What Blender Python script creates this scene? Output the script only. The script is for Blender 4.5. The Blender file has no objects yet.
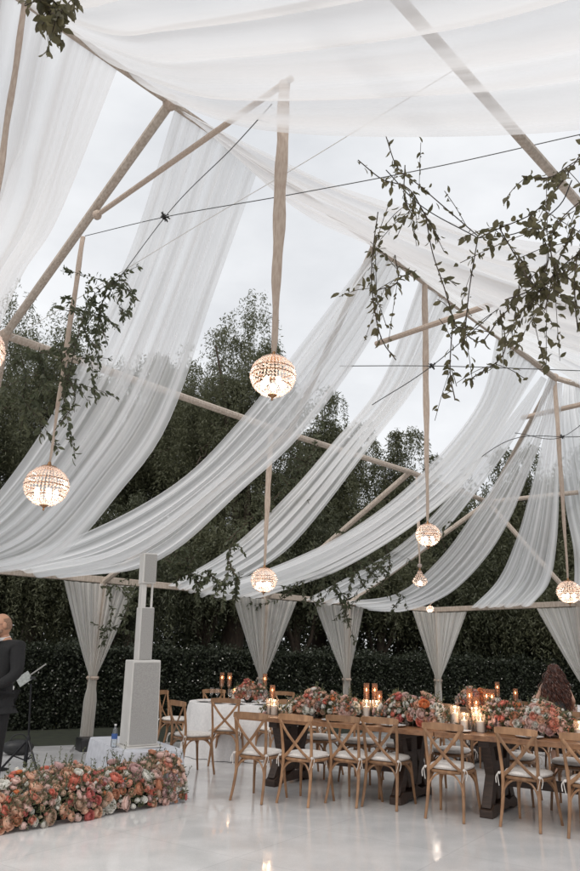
import bpy, bmesh, math, random
import numpy as np
from mathutils import Vector, Matrix
R = math.radians
PI = math.pi
S = bpy.context.scene
C = S.collection
# ------------------------------------------------------------ camera
FPX = 713.0; PITCH = math.atan(220/713.0); ROLL = R(1.8); EYE = 1.5
cd = bpy.data.cameras.new('camera'); cam = bpy.data.objects.new('camera', cd); C.objects.link(cam)
cd.sensor_fit = 'VERTICAL'; cd.sensor_height = 36; cd.sensor_width = 24; cd.lens = FPX/871*36
cd.clip_start = 0.05; cd.clip_end = 600
cam.matrix_world = Matrix.Translation((0, 0, EYE)) @ Matrix.Rotation(PI/2+PITCH, 4, 'X') @ Matrix.Rotation(ROLL, 4, 'Z')
S.camera = cam
# ------------------------------------------------------------ sky, sun, exposure
SUN_EL, SUN_AZ = R(48), R(200)
w = bpy.data.worlds.new('World'); S.world = w; w.use_nodes = True
nt = w.node_tree; nt.nodes.clear()
out = nt.nodes.new('ShaderNodeOutputWorld'); bg = nt.nodes.new('ShaderNodeBackground')
sky = nt.nodes.new('ShaderNodeTexSky'); sky.sky_type = 'NISHITA'; sky.sun_disc = False
sky.sun_elevation = SUN_EL; sky.sun_rotation = SUN_AZ; sky.air_density = 1.0; sky.dust_density = 3.0
tc = nt.nodes.new('ShaderNodeTexCoord'); mp = nt.nodes.new('ShaderNodeMapping'); mp.inputs['Scale'].default_value = (1.6, 1.6, 3.4)
no = nt.nodes.new('ShaderNodeTexNoise'); no.inputs['Scale'].default_value = 1.7; no.inputs['Detail'].default_value = 7; no.inputs['Roughness'].default_value = .55
cr = nt.nodes.new('ShaderNodeValToRGB')
cr.color_ramp.elements[0].position = .30; cr.color_ramp.elements[0].color = (6.4, 6.55, 6.8, 1)
cr.color_ramp.elements[1].position = .66; cr.color_ramp.elements[1].color = (8.5, 8.6, 8.75, 1)
mx = nt.nodes.new('ShaderNodeMixRGB'); mx.inputs[0].default_value = .93
L = nt.links.new
L(tc.outputs['Generated'], mp.inputs['Vector']); L(mp.outputs['Vector'], no.inputs['Vector']); L(no.outputs['Fac'], cr.inputs['Fac'])
L(sky.outputs['Color'], mx.inputs[1]); L(cr.outputs['Color'], mx.inputs[2]); L(mx.outputs['Color'], bg.inputs['Color'])
bg.inputs['Strength'].default_value = .10; L(bg.outputs[0], out.inputs[0])
sl = bpy.data.lights.new('sun', 'SUN'); sl.energy = 1.4; sl.angle = R(30); sl.color = (1, .96, .9)
so = bpy.data.objects.new('sun', sl); C.objects.link(so)
sd = Vector((math.sin(SUN_AZ)*math.cos(SUN_EL), math.cos(SUN_AZ)*math.cos(SUN_EL), math.sin(SUN_EL)))
so.rotation_euler = sd.to_track_quat('Z', 'Y').to_euler()
S.view_settings.view_transform = 'Standard'; S.view_settings.look = 'None'; S.view_settings.gamma = 1
S.view_settings.exposure = 0.28
S.render.engine = 'CYCLES'
S.cycles.max_bounces = 10; S.cycles.transparent_max_bounces = 32; S.cycles.diffuse_bounces = 4; S.cycles.glossy_bounces = 4
S.cycles.caustics_reflective = False; S.cycles.caustics_refractive = False; S.cycles.sample_clamp_indirect = 4
rnd = random.Random(11)
NR = np.random.default_rng(5)

# ------------------------------------------------------------ measuring helpers
def ray(px, py):
    x = px-290; y = 435.5-py
    xr = x*math.cos(ROLL)-y*math.sin(ROLL); yr = x*math.sin(ROLL)+y*math.cos(ROLL)
    return Vector((xr, FPX*math.cos(PITCH)-yr*math.sin(PITCH), FPX*math.sin(PITCH)+yr*math.cos(PITCH)))
EYEV = Vector((0, 0, EYE))
def atz(px, py, z): r = ray(px, py); return EYEV+r*((z-EYE)/r.z)
def aty(px, py, Y): r = ray(px, py); return EYEV+r*(Y/r.y)
def invp(px, py, a, b):
    n = Vector((-(b-a).y, (b-a).x, 0)); r = ray(px, py); return EYEV+r*((a-EYEV).dot(n)/r.dot(n))

# ------------------------------------------------------------ materials
def nodes(name):
    m = bpy.data.materials.new(name); m.use_nodes = True; t = m.node_tree
    return m, t, t.nodes['Principled BSDF'], t.nodes['Material Output']
def mat(name, a, b=None, rough=.6, scale=8, stretch=(1, 1, 1), metal=0, bump=0, spec=.5, detail=5, sheen=0, trans=0, coords='Object'):
    m, t, p, o = nodes(name); N = t.nodes.new
    b = b or tuple(c*.8 for c in a)
    co = N('ShaderNodeTexCoord'); ma = N('ShaderNodeMapping'); ma.inputs['Scale'].default_value = stretch
    n = N('ShaderNodeTexNoise'); n.inputs['Scale'].default_value = scale; n.inputs['Detail'].default_value = detail
    mi = N('ShaderNodeMixRGB'); mi.inputs[1].default_value = (*a, 1); mi.inputs[2].default_value = (*b, 1)
    rr = N('ShaderNodeMapRange'); rr.inputs[1].default_value = .35; rr.inputs[2].default_value = .65
    t.links.new(co.outputs[coords], ma.inputs[0]); t.links.new(ma.outputs[0], n.inputs['Vector'])
    t.links.new(n.outputs['Fac'], rr.inputs[0]); t.links.new(rr.outputs[0], mi.inputs[0]); t.links.new(mi.outputs[0], p.inputs['Base Color'])
    p.inputs['Roughness'].default_value = rough; p.inputs['Metallic'].default_value = metal
    p.inputs['Specular IOR Level'].default_value = spec
    if sheen: p.inputs['Sheen Weight'].default_value = sheen
    if trans: p.inputs['Transmission Weight'].default_value = trans
    if bump:
        bu = N('ShaderNodeBump'); bu.inputs['Strength'].default_value = bump; bu.inputs['Distance'].default_value = .01
        t.links.new(n.outputs['Fac'], bu.inputs['Height']); t.links.new(bu.outputs[0], p.inputs['Normal'])
    return m
def leafmat(name, a, b, rough=.5, transl=.3):
    m, t, p, o = nodes(name); N = t.nodes.new
    g = N('ShaderNodeNewGeometry'); mi = N('ShaderNodeMixRGB'); mi.inputs[1].default_value = (*a, 1); mi.inputs[2].default_value = (*b, 1)
    t.links.new(g.outputs['Random Per Island'], mi.inputs[0]); t.links.new(mi.outputs[0], p.inputs['Base Color'])
    p.inputs['Roughness'].default_value = rough
    tr = N('ShaderNodeBsdfTranslucent'); ms = N('ShaderNodeMixShader'); ms.inputs[0].default_value = transl
    t.links.new(mi.outputs[0], tr.inputs[0]); t.links.new(p.outputs[0], ms.inputs[1]); t.links.new(tr.outputs[0], ms.inputs[2]); t.links.new(ms.outputs[0], o.inputs[0])
    return m
def sheer(name, col, lo, hi, su=45, sv=1.0, transl=.55):
    m, t, p, o = nodes(name); N = t.nodes.new; t.nodes.remove(p)
    uv = N('ShaderNodeUVMap'); ma = N('ShaderNodeMapping'); ma.inputs['Scale'].default_value = (su, sv, 1)
    n = N('ShaderNodeTexNoise'); n.inputs['Scale'].default_value = 1; n.inputs['Detail'].default_value = 3
    r = N('ShaderNodeMapRange'); r.inputs[1].default_value = .36; r.inputs[2].default_value = .64; r.inputs[3].default_value = lo; r.inputs[4].default_value = hi
    lw = N('ShaderNodeLayerWeight'); lw.inputs[0].default_value = .35
    mx = N('ShaderNodeMath'); mx.operation = 'MULTIPLY_ADD'; mx.inputs[1].default_value = .22; mx.use_clamp = True
    d = N('ShaderNodeBsdfDiffuse'); tl = N('ShaderNodeBsdfTranslucent'); tr = N('ShaderNodeBsdfTransparent')
    d.inputs[0].default_value = (*col, 1); tl.inputs[0].default_value = (*col, 1)
    m1 = N('ShaderNodeMixShader'); m1.inputs[0].default_value = transl; m2 = N('ShaderNodeMixShader')
    k = t.links.new
    k(uv.outputs[0], ma.inputs[0]); k(ma.outputs[0], n.inputs['Vector']); k(n.outputs['Fac'], r.inputs[0])
    k(lw.outputs['Facing'], mx.inputs[0]); k(r.outputs[0], mx.inputs[2]); k(mx.outputs[0], m2.inputs[0])
    k(d.outputs[0], m1.inputs[1]); k(tl.outputs[0], m1.inputs[2]); k(tr.outputs[0], m2.inputs[1]); k(m1.outputs[0], m2.inputs[2]); k(m2.outputs[0], o.inputs[0])
    return m
def emis(name, col, s):
    m, t, p, o = nodes(name); t.nodes.remove(p); e = t.nodes.new('ShaderNodeEmission'); e.inputs[0].default_value = (*col, 1); e.inputs[1].default_value = s
    t.links.new(e.outputs[0], o.inputs[0]); return m
def glassy(name, tint, gloss=.12, trn=1.0, body=0.0, bodycol=(1, 1, 1), rough=.03):
    m, t, p, o = nodes(name); N = t.nodes.new; t.nodes.remove(p)
    tr = N('ShaderNodeBsdfTransparent'); tr.inputs[0].default_value = (*tint, 1)
    gl = N('ShaderNodeBsdfGlossy'); gl.inputs['Roughness'].default_value = rough; lw = N('ShaderNodeLayerWeight'); lw.inputs[0].default_value = .2
    ad = N('ShaderNodeMath'); ad.operation = 'ADD'; ad.inputs[1].default_value = gloss; ad.use_clamp = True
    ms = N('ShaderNodeMixShader'); k = t.links.new
    k(lw.outputs['Fresnel'], ad.inputs[0]); k(ad.outputs[0], ms.inputs[0]); k(tr.outputs[0], ms.inputs[1]); k(gl.outputs[0], ms.inputs[2])
    last = ms
    if body:
        tl = N('ShaderNodeBsdfTranslucent'); tl.inputs[0].default_value = (*bodycol, 1); df = N('ShaderNodeBsdfDiffuse'); df.inputs[0].default_value = (*bodycol, 1)
        mb = N('ShaderNodeMixShader'); mb.inputs[0].default_value = .6; k(df.outputs[0], mb.inputs[1]); k(tl.outputs[0], mb.inputs[2])
        m2 = N('ShaderNodeMixShader'); m2.inputs[0].default_value = body; k(ms.outputs[0], m2.inputs[1]); k(mb.outputs[0], m2.inputs[2]); last = m2
    k(last.outputs[0], o.inputs[0]); return m

M = {}
M['chair'] = mat('bent_beech_wood', (.36, .20, .105), (.23, .12, .06), .42, 5, (5, 5, 1.5), bump=.15)
M['tabletop'] = mat('varnished_plank', (.33, .17, .085), (.17, .08, .04), .32, 4, (3, 22, 6), bump=.2)
M['trestle'] = mat('dark_walnut', (.055, .032, .022), (.03, .018, .013), .5, 5, (3, 3, 12), bump=.2)
M['cushion'] = mat('ivory_linen', (.72, .68, .64), (.62, .58, .54), .9, 40, bump=.15)
M['cloth'] = mat('white_tablecloth', (.74, .72, .71), (.66, .645, .64), .85, 30, bump=.1)
M['stagecloth'] = mat('grey_white_cloth', (.60, .61, .65), (.50, .51, .55), .9, 14, bump=.2)
M['pole'] = mat('wrapped_timber', (.50, .43, .37), (.36, .295, .24), .7, 7, (6, 6, 1.2), bump=.3)
M['sling'] = mat('taupe_cloth_wrap', (.50, .41, .34), (.40, .31, .25), .85, 18, (4, 4, .8), bump=.3)
M['wire'] = mat('dark_cable', (.03, .03, .03), rough=.4)
M['black'] = mat('black_plastic', (.018, .018, .02), (.01, .01, .01), .4, 20)
M['blackmetal'] = mat('black_metal', (.02, .02, .022), rough=.35, metal=.6)
M['grille'] = mat('grey_grille', (.40, .39, .37), (.31, .30, .29), .7, 110, bump=.3)
M['paint'] = mat('off_white_paint', (.68, .66, .63), (.62, .60, .57), .5, 5)
M['brass'] = mat('aged_brass', (.36, .20, .10), (.22, .12, .06), .35, 12, metal=.9)
M['candle'] = mat('cream_wax', (.82, .74, .66), (.75, .66, .58), .5, 10)
M['plate'] = mat('white_porcelain', (.80, .79, .78), rough=.18, scale=3)
M['napkin'] = mat('folded_napkin', (.70, .66, .64), (.6, .55, .53), .9, 30, bump=.2)
M['soil'] = mat('dark_lawn', (.030, .036, .018), (.018, .020, .012), .95, 6, bump=.5)
M['flame'] = emis('flame', (1, .60, .30), 16)
M['bulb'] = emis('lit_bulb', (1, .84, .68), 16)
M['glass'] = glassy('clear_glass', (.99, .98, .97), .03, body=.06, bodycol=(.9, .82, .76))
M['amber'] = glassy('amber_glass', (.95, .80, .70), .05, body=.16, bodycol=(.86, .58, .44))
M['crystal'] = glassy('cut_crystal', (.97, .93, .90), .22, body=.55, bodycol=(.90, .79, .73), rough=.08)
M['drape'] = sheer('sheer_voile', (.90, .905, .91), .42, .95, 20, .5)
M['drape_near'] = sheer('sheer_voile_near', (.82, .81, .81), .38, .86, 16, .5)
M['curtain'] = sheer('ivory_voile', (.86, .84, .81), .56, .95, 22, .8)
M['leaf_vine'] = leafmat('vine_leaf', (.105, .098, .050), (.175, .152, .085), .5, .55)
M['leaf_vine2'] = leafmat('garland_leaf', (.065, .078, .042), (.125, .135, .078), .5, .42)
M['leaf_tree'] = leafmat('pepper_tree_leaf', (.098, .104, .058), (.165, .170, .100), .55, .5)
M['leaf_dark'] = leafmat('evergreen_leaf', (.055, .062, .034), (.105, .112, .064), .55, .4)
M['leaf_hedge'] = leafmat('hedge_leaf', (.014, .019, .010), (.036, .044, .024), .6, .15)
M['leaf_flower'] = leafmat('bouquet_leaf', (.07, .085, .04), (.16, .17, .09), .6, .25)
M['bark'] = mat('grey_brown_bark', (.085, .062, .045), (.045, .033, .025), .95, 5, (5, 5, 1), bump=.8)
M['moss'] = mat('green_moss', (.09, .10, .05), (.05, .055, .03), .95, 60)
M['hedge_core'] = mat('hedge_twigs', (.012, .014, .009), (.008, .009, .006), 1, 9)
M['skin'] = mat('skin', (.50, .27, .17), (.44, .23, .15), .5, 6)
M['stubble'] = mat('grey_brown_stubble', (.30, .18, .12), (.20, .12, .085), .9, 90, bump=.5)
M['skin2'] = mat('pale_skin', (.56, .35, .26), (.50, .30, .22), .5, 6)
M['tux'] = mat('black_wool', (.012, .012, .013), (.008, .008, .009), .85, 60)
M['shirt'] = mat('white_shirt', (.78, .77, .76), rough=.8)
M['dress'] = mat('black_dress', (.012, .010, .010), rough=.7)
M['hair'] = mat('auburn_hair', (.085, .028, .016), (.028, .011, .008), .4, 20)
M['water'] = glassy('bottle_plastic', (.90, .94, .97), .15)
M['blue'] = mat('blue_label', (.05, .12, .35), rough=.5)
M['screen'] = mat('pale_screen', (.45, .47, .46), (.3, .32, .3), .3, 30)
t = M['chair'].node_tree; p = t.nodes['Principled BSDF']; src = p.inputs['Base Color'].links[0].from_socket
oi = t.nodes.new('ShaderNodeObjectInfo'); hv = t.nodes.new('ShaderNodeHueSaturation'); mr = t.nodes.new('ShaderNodeMapRange'); mr.inputs[3].default_value = .78; mr.inputs[4].default_value = 1.22
t.links.new(oi.outputs['Random'], mr.inputs[0]); t.links.new(mr.outputs[0], hv.inputs['Value']); t.links.new(src, hv.inputs['Color']); t.links.new(hv.outputs[0], p.inputs['Base Color'])
# glossy white dance floor with faint panel joints
m, t, p, o = nodes('white_dance_floor'); N = t.nodes.new; k = t.links.new
co = N('ShaderNodeTexCoord'); mp_ = N('ShaderNodeMapping'); mp_.inputs['Rotation'].default_value = (0, 0, R(34))
br = N('ShaderNodeTexBrick'); br.offset = 0; br.inputs['Scale'].default_value = 1; br.inputs['Mortar Size'].default_value = .004; br.inputs['Brick Width'].default_value = 1.22; br.inputs['Row Height'].default_value = 1.22
br.inputs['Color1'].default_value = (.73, .72, .715, 1); br.inputs['Color2'].default_value = (.70, .69, .685, 1); br.inputs['Mortar'].default_value = (.61, .60, .60, 1)
n1 = N('ShaderNodeTexNoise'); n1.inputs['Scale'].default_value = 3; n1.inputs['Detail'].default_value = 6
n2 = N('ShaderNodeTexNoise'); n2.inputs['Scale'].default_value = 180; n2.inputs['Detail'].default_value = 2
mi = N('ShaderNodeMixRGB'); mi.blend_type = 'MULTIPLY'; mi.inputs[0].default_value = 1
r1 = N('ShaderNodeMapRange'); r1.inputs[1].default_value = .3; r1.inputs[2].default_value = .7; r1.inputs[3].default_value = .80; r1.inputs[4].default_value = 1.04
r2 = N('ShaderNodeMapRange'); r2.inputs[1].default_value = .3; r2.inputs[2].default_value = .7; r2.inputs[3].default_value = .03; r2.inputs[4].default_value = .20
k(co.outputs['Object'], mp_.inputs[0]); k(mp_.outputs[0], br.inputs['Vector']); k(co.outputs['Object'], n1.inputs['Vector']); k(co.outputs['Object'], n2.inputs['Vector'])
ad = N('ShaderNodeMath'); ad.operation = 'ADD'; sc_ = N('ShaderNodeMath'); sc_.operation = 'MULTIPLY'; sc_.inputs[1].default_value = .5
k(n1.outputs['Fac'], ad.inputs[0]); k(n2.outputs['Fac'], ad.inputs[1]); k(ad.outputs[0], sc_.inputs[0]); k(sc_.outputs[0], r1.inputs[0])
k(br.outputs['Color'], mi.inputs[1]); k(r1.outputs[0], mi.inputs[2]); k(mi.outputs[0], p.inputs['Base Color'])
k(n1.outputs['Fac'], r2.inputs[0]); k(r2.outputs[0], p.inputs['Roughness']); p.inputs['Specular IOR Level'].default_value = .8
bu = N('ShaderNodeBump'); bu.inputs['Strength'].default_value = .04; bu.inputs['Distance'].default_value = .01; k(n1.outputs['Fac'], bu.inputs['Height']); k(bu.outputs[0], p.inputs['Normal'])
M['floor'] = m
BLOOMC = {'coral': (.80, .30, .22), 'salmon': (.80, .40, .30), 'peach': (.83, .56, .42), 'blush': (.82, .62, .56), 'cream': (.86, .82, .76),
          'mauve': (.66, .46, .44), 'rust': (.62, .30, .18), 'orange': (.82, .32, .13), 'rose': (.68, .22, .20), 'tan': (.62, .45, .34)}
for q, c_ in BLOOMC.items(): M['b_'+q] = leafmat('petal_'+q, tuple(min(.92, x*1.1+.03) for x in c_), tuple(x*.86+.02 for x in c_), .6, .4)

# ------------------------------------------------------------ mesh builder
class MB:
    def __init__(s): s.v = []; s.f = []; s.uv = None
    def add(s, vs, fs):
        b = len(s.v); s.v += [tuple(x) for x in vs]; s.f += [tuple(i+b for i in f) for f in fs]; return s
    def box(s, c, d, rz=0, M_=None, taper=1):
        hx, hy, hz = d[0]/2, d[1]/2, d[2]/2; vs = []
        for z in (-1, 1):
            tt = taper if z > 0 else 1
            for x, y in ((-1, -1), (1, -1), (1, 1), (-1, 1)):
                v = Vector((x*hx*tt, y*hy*tt, z*hz))
                if rz: v.rotate(Matrix.Rotation(rz, 3, 'Z'))
                if M_: v = M_ @ v
                vs.append(v+Vector(c))
        return s.add(vs, [(3, 2, 1, 0), (4, 5, 6, 7), (0, 1, 5, 4), (1, 2, 6, 5), (2, 3, 7, 6), (3, 0, 4, 7)])
    def tube(s, pts, r, n=8, cap=True, flat=None, up=None):
        pts = [Vector(p) for p in pts]; m_ = len(pts); rs = r if isinstance(r, (list, tuple)) else [r]*m_
        vs = []; prev = None
        for i, p in enumerate(pts):
            tg = (pts[min(i+1, m_-1)]-pts[max(i-1, 0)]).normalized()
            if prev is None:
                a = Vector(up) if up else (Vector((0, 0, 1)) if abs(tg.z) < .9 else Vector((1, 0, 0)))
            else: a = prev
            u = (a-tg*a.dot(tg)).normalized(); prev = u; w_ = tg.cross(u)
            fx, fy = flat if flat else (1, 1)
            for j in range(n):
                an = 2*PI*(j+.5)/n
                vs.append(p+u*(math.cos(an)*rs[i]*fx)+w_*(math.sin(an)*rs[i]*fy))
        fs = []
        for i in range(m_-1):
            for j in range(n):
                fs.append((i*n+j, i*n+(j+1) % n, (i+1)*n+(j+1) % n, (i+1)*n+j))
        if cap: fs.append(tuple(range(n-1, -1, -1))); fs.append(tuple((m_-1)*n+j for j in range(n)))
        return s.add(vs, fs)
    def lathe(s, prof, c=(0, 0, 0), n=16, cap=True):
        vs = []; fs = []
        for r_, z in prof:
            for j in range(n):
                a = 2*PI*j/n; vs.append((c[0]+r_*math.cos(a), c[1]+r_*math.sin(a), c[2]+z))
        for i in range(len(prof)-1):
            for j in range(n): fs.append((i*n+j, i*n+(j+1) % n, (i+1)*n+(j+1) % n, (i+1)*n+j))
        if cap: fs.append(tuple(range(n-1, -1, -1))); fs.append(tuple((len(prof)-1)*n+j for j in range(n)))
        return s.add(vs, fs)
    def ell(s, c, r, n=12, m_=8):
        prof = [(math.sin(PI*i/m_), -math.cos(PI*i/m_)) for i in range(m_+1)]
        vs = []; fs = []
        for a_, z in prof:
            for j in range(n):
                an = 2*PI*j/n; vs.append((c[0]+r[0]*a_*math.cos(an), c[1]+r[1]*a_*math.sin(an), c[2]+r[2]*z))
        for i in range(m_):
            for j in range(n): fs.append((i*n+j, i*n+(j+1) % n, (i+1)*n+(j+1) % n, (i+1)*n+j))
        return s.add(vs, fs)
    def grid(s, P, uv=True, close=False):
        nu, nv = len(P), len(P[0]); b = len(s.v)
        for row in P: s.v += [tuple(x) for x in row]
        for i in range(nu-1 if not close else nu):
            for j in range(nv-1):
                a = (i % nu); c = (i+1) % nu
                s.f.append((b+a*nv+j, b+c*nv+j, b+c*nv+j+1, b+a*nv+j+1))
        if uv:
            if s.uv is None: s.uv = {}
            for i in range(nu):
                for j in range(nv): s.uv[b+i*nv+j] = (i/(nu-1), j/(nv-1))
        return s
    def build(s, name, m, parent=None, smooth=True, bevel=0, loc=None):
        me = bpy.data.meshes.new(name); me.from_pydata(s.v, [], s.f); me.update()
        if s.uv is not None:
            l = me.uv_layers.new(name='UVMap'); idx = np.empty(len(me.loops), dtype=np.int32); me.loops.foreach_get('vertex_index', idx)
            arr = np.zeros((len(s.v), 2)); 
            for q, x in s.uv.items(): arr[q] = x
            l.data.foreach_set('uv', arr[idx].ravel())
        if smooth:
            me.polygons.foreach_set('use_smooth', [True]*len(me.polygons))
            try: me.set_sharp_from_angle(angle=R(40))
            except Exception: pass
        o_ = bpy.data.objects.new(name, me); C.objects.link(o_); me.materials.append(m)
        if parent: o_.parent = parent
        if loc is not None: o_.location = loc
        if bevel:
            b = o_.modifiers.new('bevel', 'BEVEL'); b.width = bevel; b.segments = 2; b.limit_method = 'ANGLE'
        return o_
def leaf6(name, m, pos, d, sd_, nn, ln, wd, curl, parent, kind):
    # pointed oval blade folded along its midrib
    n = len(pos); st_ = [(0, 0, 0), (.22, .40, .10), (.50, .50, .14), (.80, .26, .06), (1, 0, -curl), (.80, -.26, .06), (.50, -.50, .14), (.22, -.40, .10), (.5, 0, 0)]
    V = np.stack([pos+d*ln*a+sd_*wd*b+nn*(wd*c if c >= 0 else ln*c) for a, b, c in st_], 1).reshape(-1, 3)
    base = np.arange(n)[:, None]*9; f = np.concatenate([base+np.array([[0, 1, 2, 8]]), base+np.array([[8, 2, 3, 4]]), base+np.array([[0, 8, 6, 7]]), base+np.array([[8, 4, 5, 6]])], 0)
    me = bpy.data.meshes.new(name); me.from_pydata(V.tolist(), [], f.tolist()); me.materials.append(m)
    me.polygons.foreach_set('use_smooth', [True]*len(me.polygons))
    o_ = bpy.data.objects.new(name, me); C.objects.link(o_)
    if parent: o_.parent = parent
    if kind: o_['kind'] = kind
    return o_
def leafmesh(name, m, pos, dirs, ln, wd, parent=None, curl=.0, kind=None, fine=False):
    """one narrow folded blade (two triangles-ish quads) per leaf"""
    n = len(pos); d = dirs/np.maximum(np.linalg.norm(dirs, axis=1, keepdims=True), 1e-6)
    rv = NR.normal(size=(n, 3)); sd_ = np.cross(d, rv); sd_ /= np.maximum(np.linalg.norm(sd_, axis=1, keepdims=True), 1e-6)
    ln = np.broadcast_to(ln, (n,))[:, None]; wd = np.broadcast_to(wd, (n,))[:, None]; nn = np.cross(d, sd_)
    a = pos; b = pos+d*ln*.45+sd_*wd*.5+nn*wd*.12; c = pos+d*ln-nn*ln*curl; e = pos+d*ln*.45-sd_*wd*.5+nn*wd*.12
    V = np.stack([a, b, c, e], 1).reshape(-1, 3)
    if fine: return leaf6(name, m, pos, d, sd_, nn, ln, wd, curl, parent, kind)
    me = bpy.data.meshes.new(name); me.vertices.add(n*4); me.vertices.foreach_set('co', V.astype(np.float32).ravel())
    me.loops.add(n*4); me.loops.foreach_set('vertex_index', np.arange(n*4, dtype=np.int32))
    me.polygons.add(n); me.polygons.foreach_set('loop_start', np.arange(n, dtype=np.int32)*4)
    try: me.polygons.foreach_set('loop_total', np.full(n, 4, dtype=np.int32))
    except Exception: pass
    me.update(calc_edges=True); me.materials.append(m)
    o_ = bpy.data.objects.new(name, me); C.objects.link(o_)
    if parent: o_.parent = parent
    if kind: o_['kind'] = kind
    return o_
def tag(o_, label, cat, group=None):
    o_['label'] = label; o_['category'] = cat
    if group: o_['group'] = group
    return o_
def thing(name, label, cat, loc=(0, 0, 0), rz=0, group=None):
    o_ = bpy.data.objects.new(name, None); C.objects.link(o_); o_.location = loc; o_.rotation_euler = (0, 0, rz); o_.empty_display_size = .1
    return tag(o_, label, cat, group)
def struct(o_): o_['kind'] = 'structure'; return o_
def stuff(o_): o_['kind'] = 'stuff'; return o_
KIDS = {}
CHX = .93
def copy_tree(o_, parent=None):
    c_ = o_.copy(); C.objects.link(c_)
    if parent: c_.parent = parent
    for q in [x for x in list(o_.children)]: copy_tree(q, c_)
    return c_
def place(proto, used, loc, rz, label, group=None):
    o_ = proto if not used[0] else copy_tree(proto)
    used[0] = True
    o_.location = loc; o_.rotation_euler = (0, 0, rz); o_['label'] = label
    if group: o_['group'] = group
    return o_
def crom(pts, n):
    pts = [Vector(p) for p in pts]
    if len(pts) == 2: return [pts[0].lerp(pts[1], i/(n-1)) for i in range(n)]
    # centripetal-ish by chord length
    ts = [0]
    for a, b in zip(pts, pts[1:]): ts.append(ts[-1]+max((b-a).length, 1e-6)**.5)
    out_ = []
    P = [pts[0]*2-pts[1]]+pts+[pts[-1]*2-pts[-2]]; T = [-ts[1]]+ts+[ts[-1]+(ts[-1]-ts[-2])]
    L_ = [0]
    for a, b in zip(pts, pts[1:]): L_.append(L_[-1]+(b-a).length)
    for i in range(n):
        q = L_[-1]*i/(n-1); j = 0
        while j < len(L_)-2 and q > L_[j+1]: j += 1
        f = (q-L_[j])/max(L_[j+1]-L_[j], 1e-9); t_ = T[j+1]+(T[j+2]-T[j+1])*f
        p0, p1, p2, p3 = P[j:j+4]; t0, t1, t2, t3 = T[j:j+4]
        A1 = p0*((t1-t_)/(t1-t0))+p1*((t_-t0)/(t1-t0)); A2 = p1*((t2-t_)/(t2-t1))+p2*((t_-t1)/(t2-t1)); A3 = p2*((t3-t_)/(t3-t2))+p3*((t_-t2)/(t3-t2))
        B1 = A1*((t2-t_)/(t2-t0))+A2*((t_-t0)/(t2-t0)); B2 = A2*((t3-t_)/(t3-t1))+A3*((t_-t1)/(t3-t1))
        out_.append(B1*((t2-t_)/(t2-t1))+B2*((t_-t1)/(t2-t1)))
    return out_

# ------------------------------------------------------------ ground, floor, stage
g = MB(); g.add([(-200, -60, 0), (200, -60, 0), (200, 300, 0), (-200, 300, 0)], [(0, 1, 2, 3)])
struct(g.build('ground', M['soil'], smooth=False))
UD = Vector((.81, .59, 0)).normalized(); VD = Vector((.59, -.81, 0)).normalized()
pA = Vector((-3.37, 13.4, 2.68)); pB = Vector((-.43, 15.8, 2.68)); pC = Vector((1.47, 17.2, 2.68)); pD = Vector((3.87, 18.7, 2.68)); pE = Vector((6.2, 15.3, 2.68))
pQ = Vector((-5.3, 12.0, 2.68)); pQ2 = Vector((-7.9, 9.9, 2.68)); pF = Vector((8.6, 11.8, 2.68)); pG = Vector((10.9, 8.4, 2.68))
fl = MB(); a0 = Vector((-7.2, 9.2, 0)); b0 = Vector((4.1, 17.6, 0)); c0 = Vector((14, 4, 0)); d0 = Vector((4, -5, 0)); e0 = Vector((-9, -5, 0))
fp = [a0, b0, c0, d0, e0]
vs = [(p.x, p.y, .03) for p in fp]+[(p.x, p.y, -.05) for p in fp]
fl.add(vs, [(4, 3, 2, 1, 0)]+[(i, (i+1) % 5, 5+(i+1) % 5, 5+i) for i in range(5)])
fo = struct(fl.build('dance_floor', M['floor'], smooth=False))
FZ = .03
st = MB(); sp = [(-8.5, 4.4), (-3.0, 6.6), (-1.75, 8.5), (-2.75, 9.9), (-3.0, 11.3), (-8.5, 8.0)]
st.add([(x, y, .16) for x, y in sp]+[(x, y, FZ+.001) for x, y in sp], [tuple(range(6))]+[(i, 6+i, 6+(i+1) % 6, (i+1) % 6) for i in range(6)])
struct(st.build('stage', M['floor'], smooth=False)); STZ = .16

# ------------------------------------------------------------ tent frame
P1 = Vector((-1.24, 5.57, 6.5)); P2 = Vector((1.0, 7.9, 6.5)); P3 = Vector((4.8, 12.1, 6.5)); P0 = P1-(P2-P1)*1.6
J0 = atz(5, 335, 5); J1 = atz(289, 434, 5); J2 = atz(410, 472, 5); J3 = atz(488, 502, 5); J4 = atz(600, 490, 5)
tf = thing('tent_frame', 'open timber tent frame with tan cloth-wrapped rafters, posts and ridge over the whole party', 'tent frame')
def pole(name, a, b, r=.06, n=8, sag=0, m_='pole'):
    pts = []
    k_ = 2 if not sag else 16
    for i in range(k_):
        t_ = i/(k_-1); p_ = Vector(a).lerp(Vector(b), t_); p_.z -= sag*4*t_*(1-t_); pts.append(p_)
    return MB().tube(pts, r, n).build(name, M[m_], tf)
for q in (pQ2, pQ, pA, pB, pC, pD, pE, pF, pG):
    MB().box((q.x, q.y, q.z/2), (.13, .13, q.z), rz=math.atan2(UD.y, UD.x)).build('post', M['pole'], tf, bevel=.01)
zs = Vector((0, 0, .0))
for a, b in ((pQ2, pQ), (pQ, pA), (pA, pB), (pB, pC), (pC, pD), (pD, pE), (pE, pF), (pF, pG)):
    d_ = (b-a); c_ = (a+b)/2; mm = MB().box((c_.x, c_.y, c_.z+.05), (d_.length-.01, .10, .12), rz=math.atan2(d_.y, d_.x)); mm.build('eave_beam', M['pole'], tf, bevel=.01)
pole('ridge_pole', P0, P1, .035); pole('ridge_pole', P1, P2, .04); pole('ridge_pole', P2, P3, .055)
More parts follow.
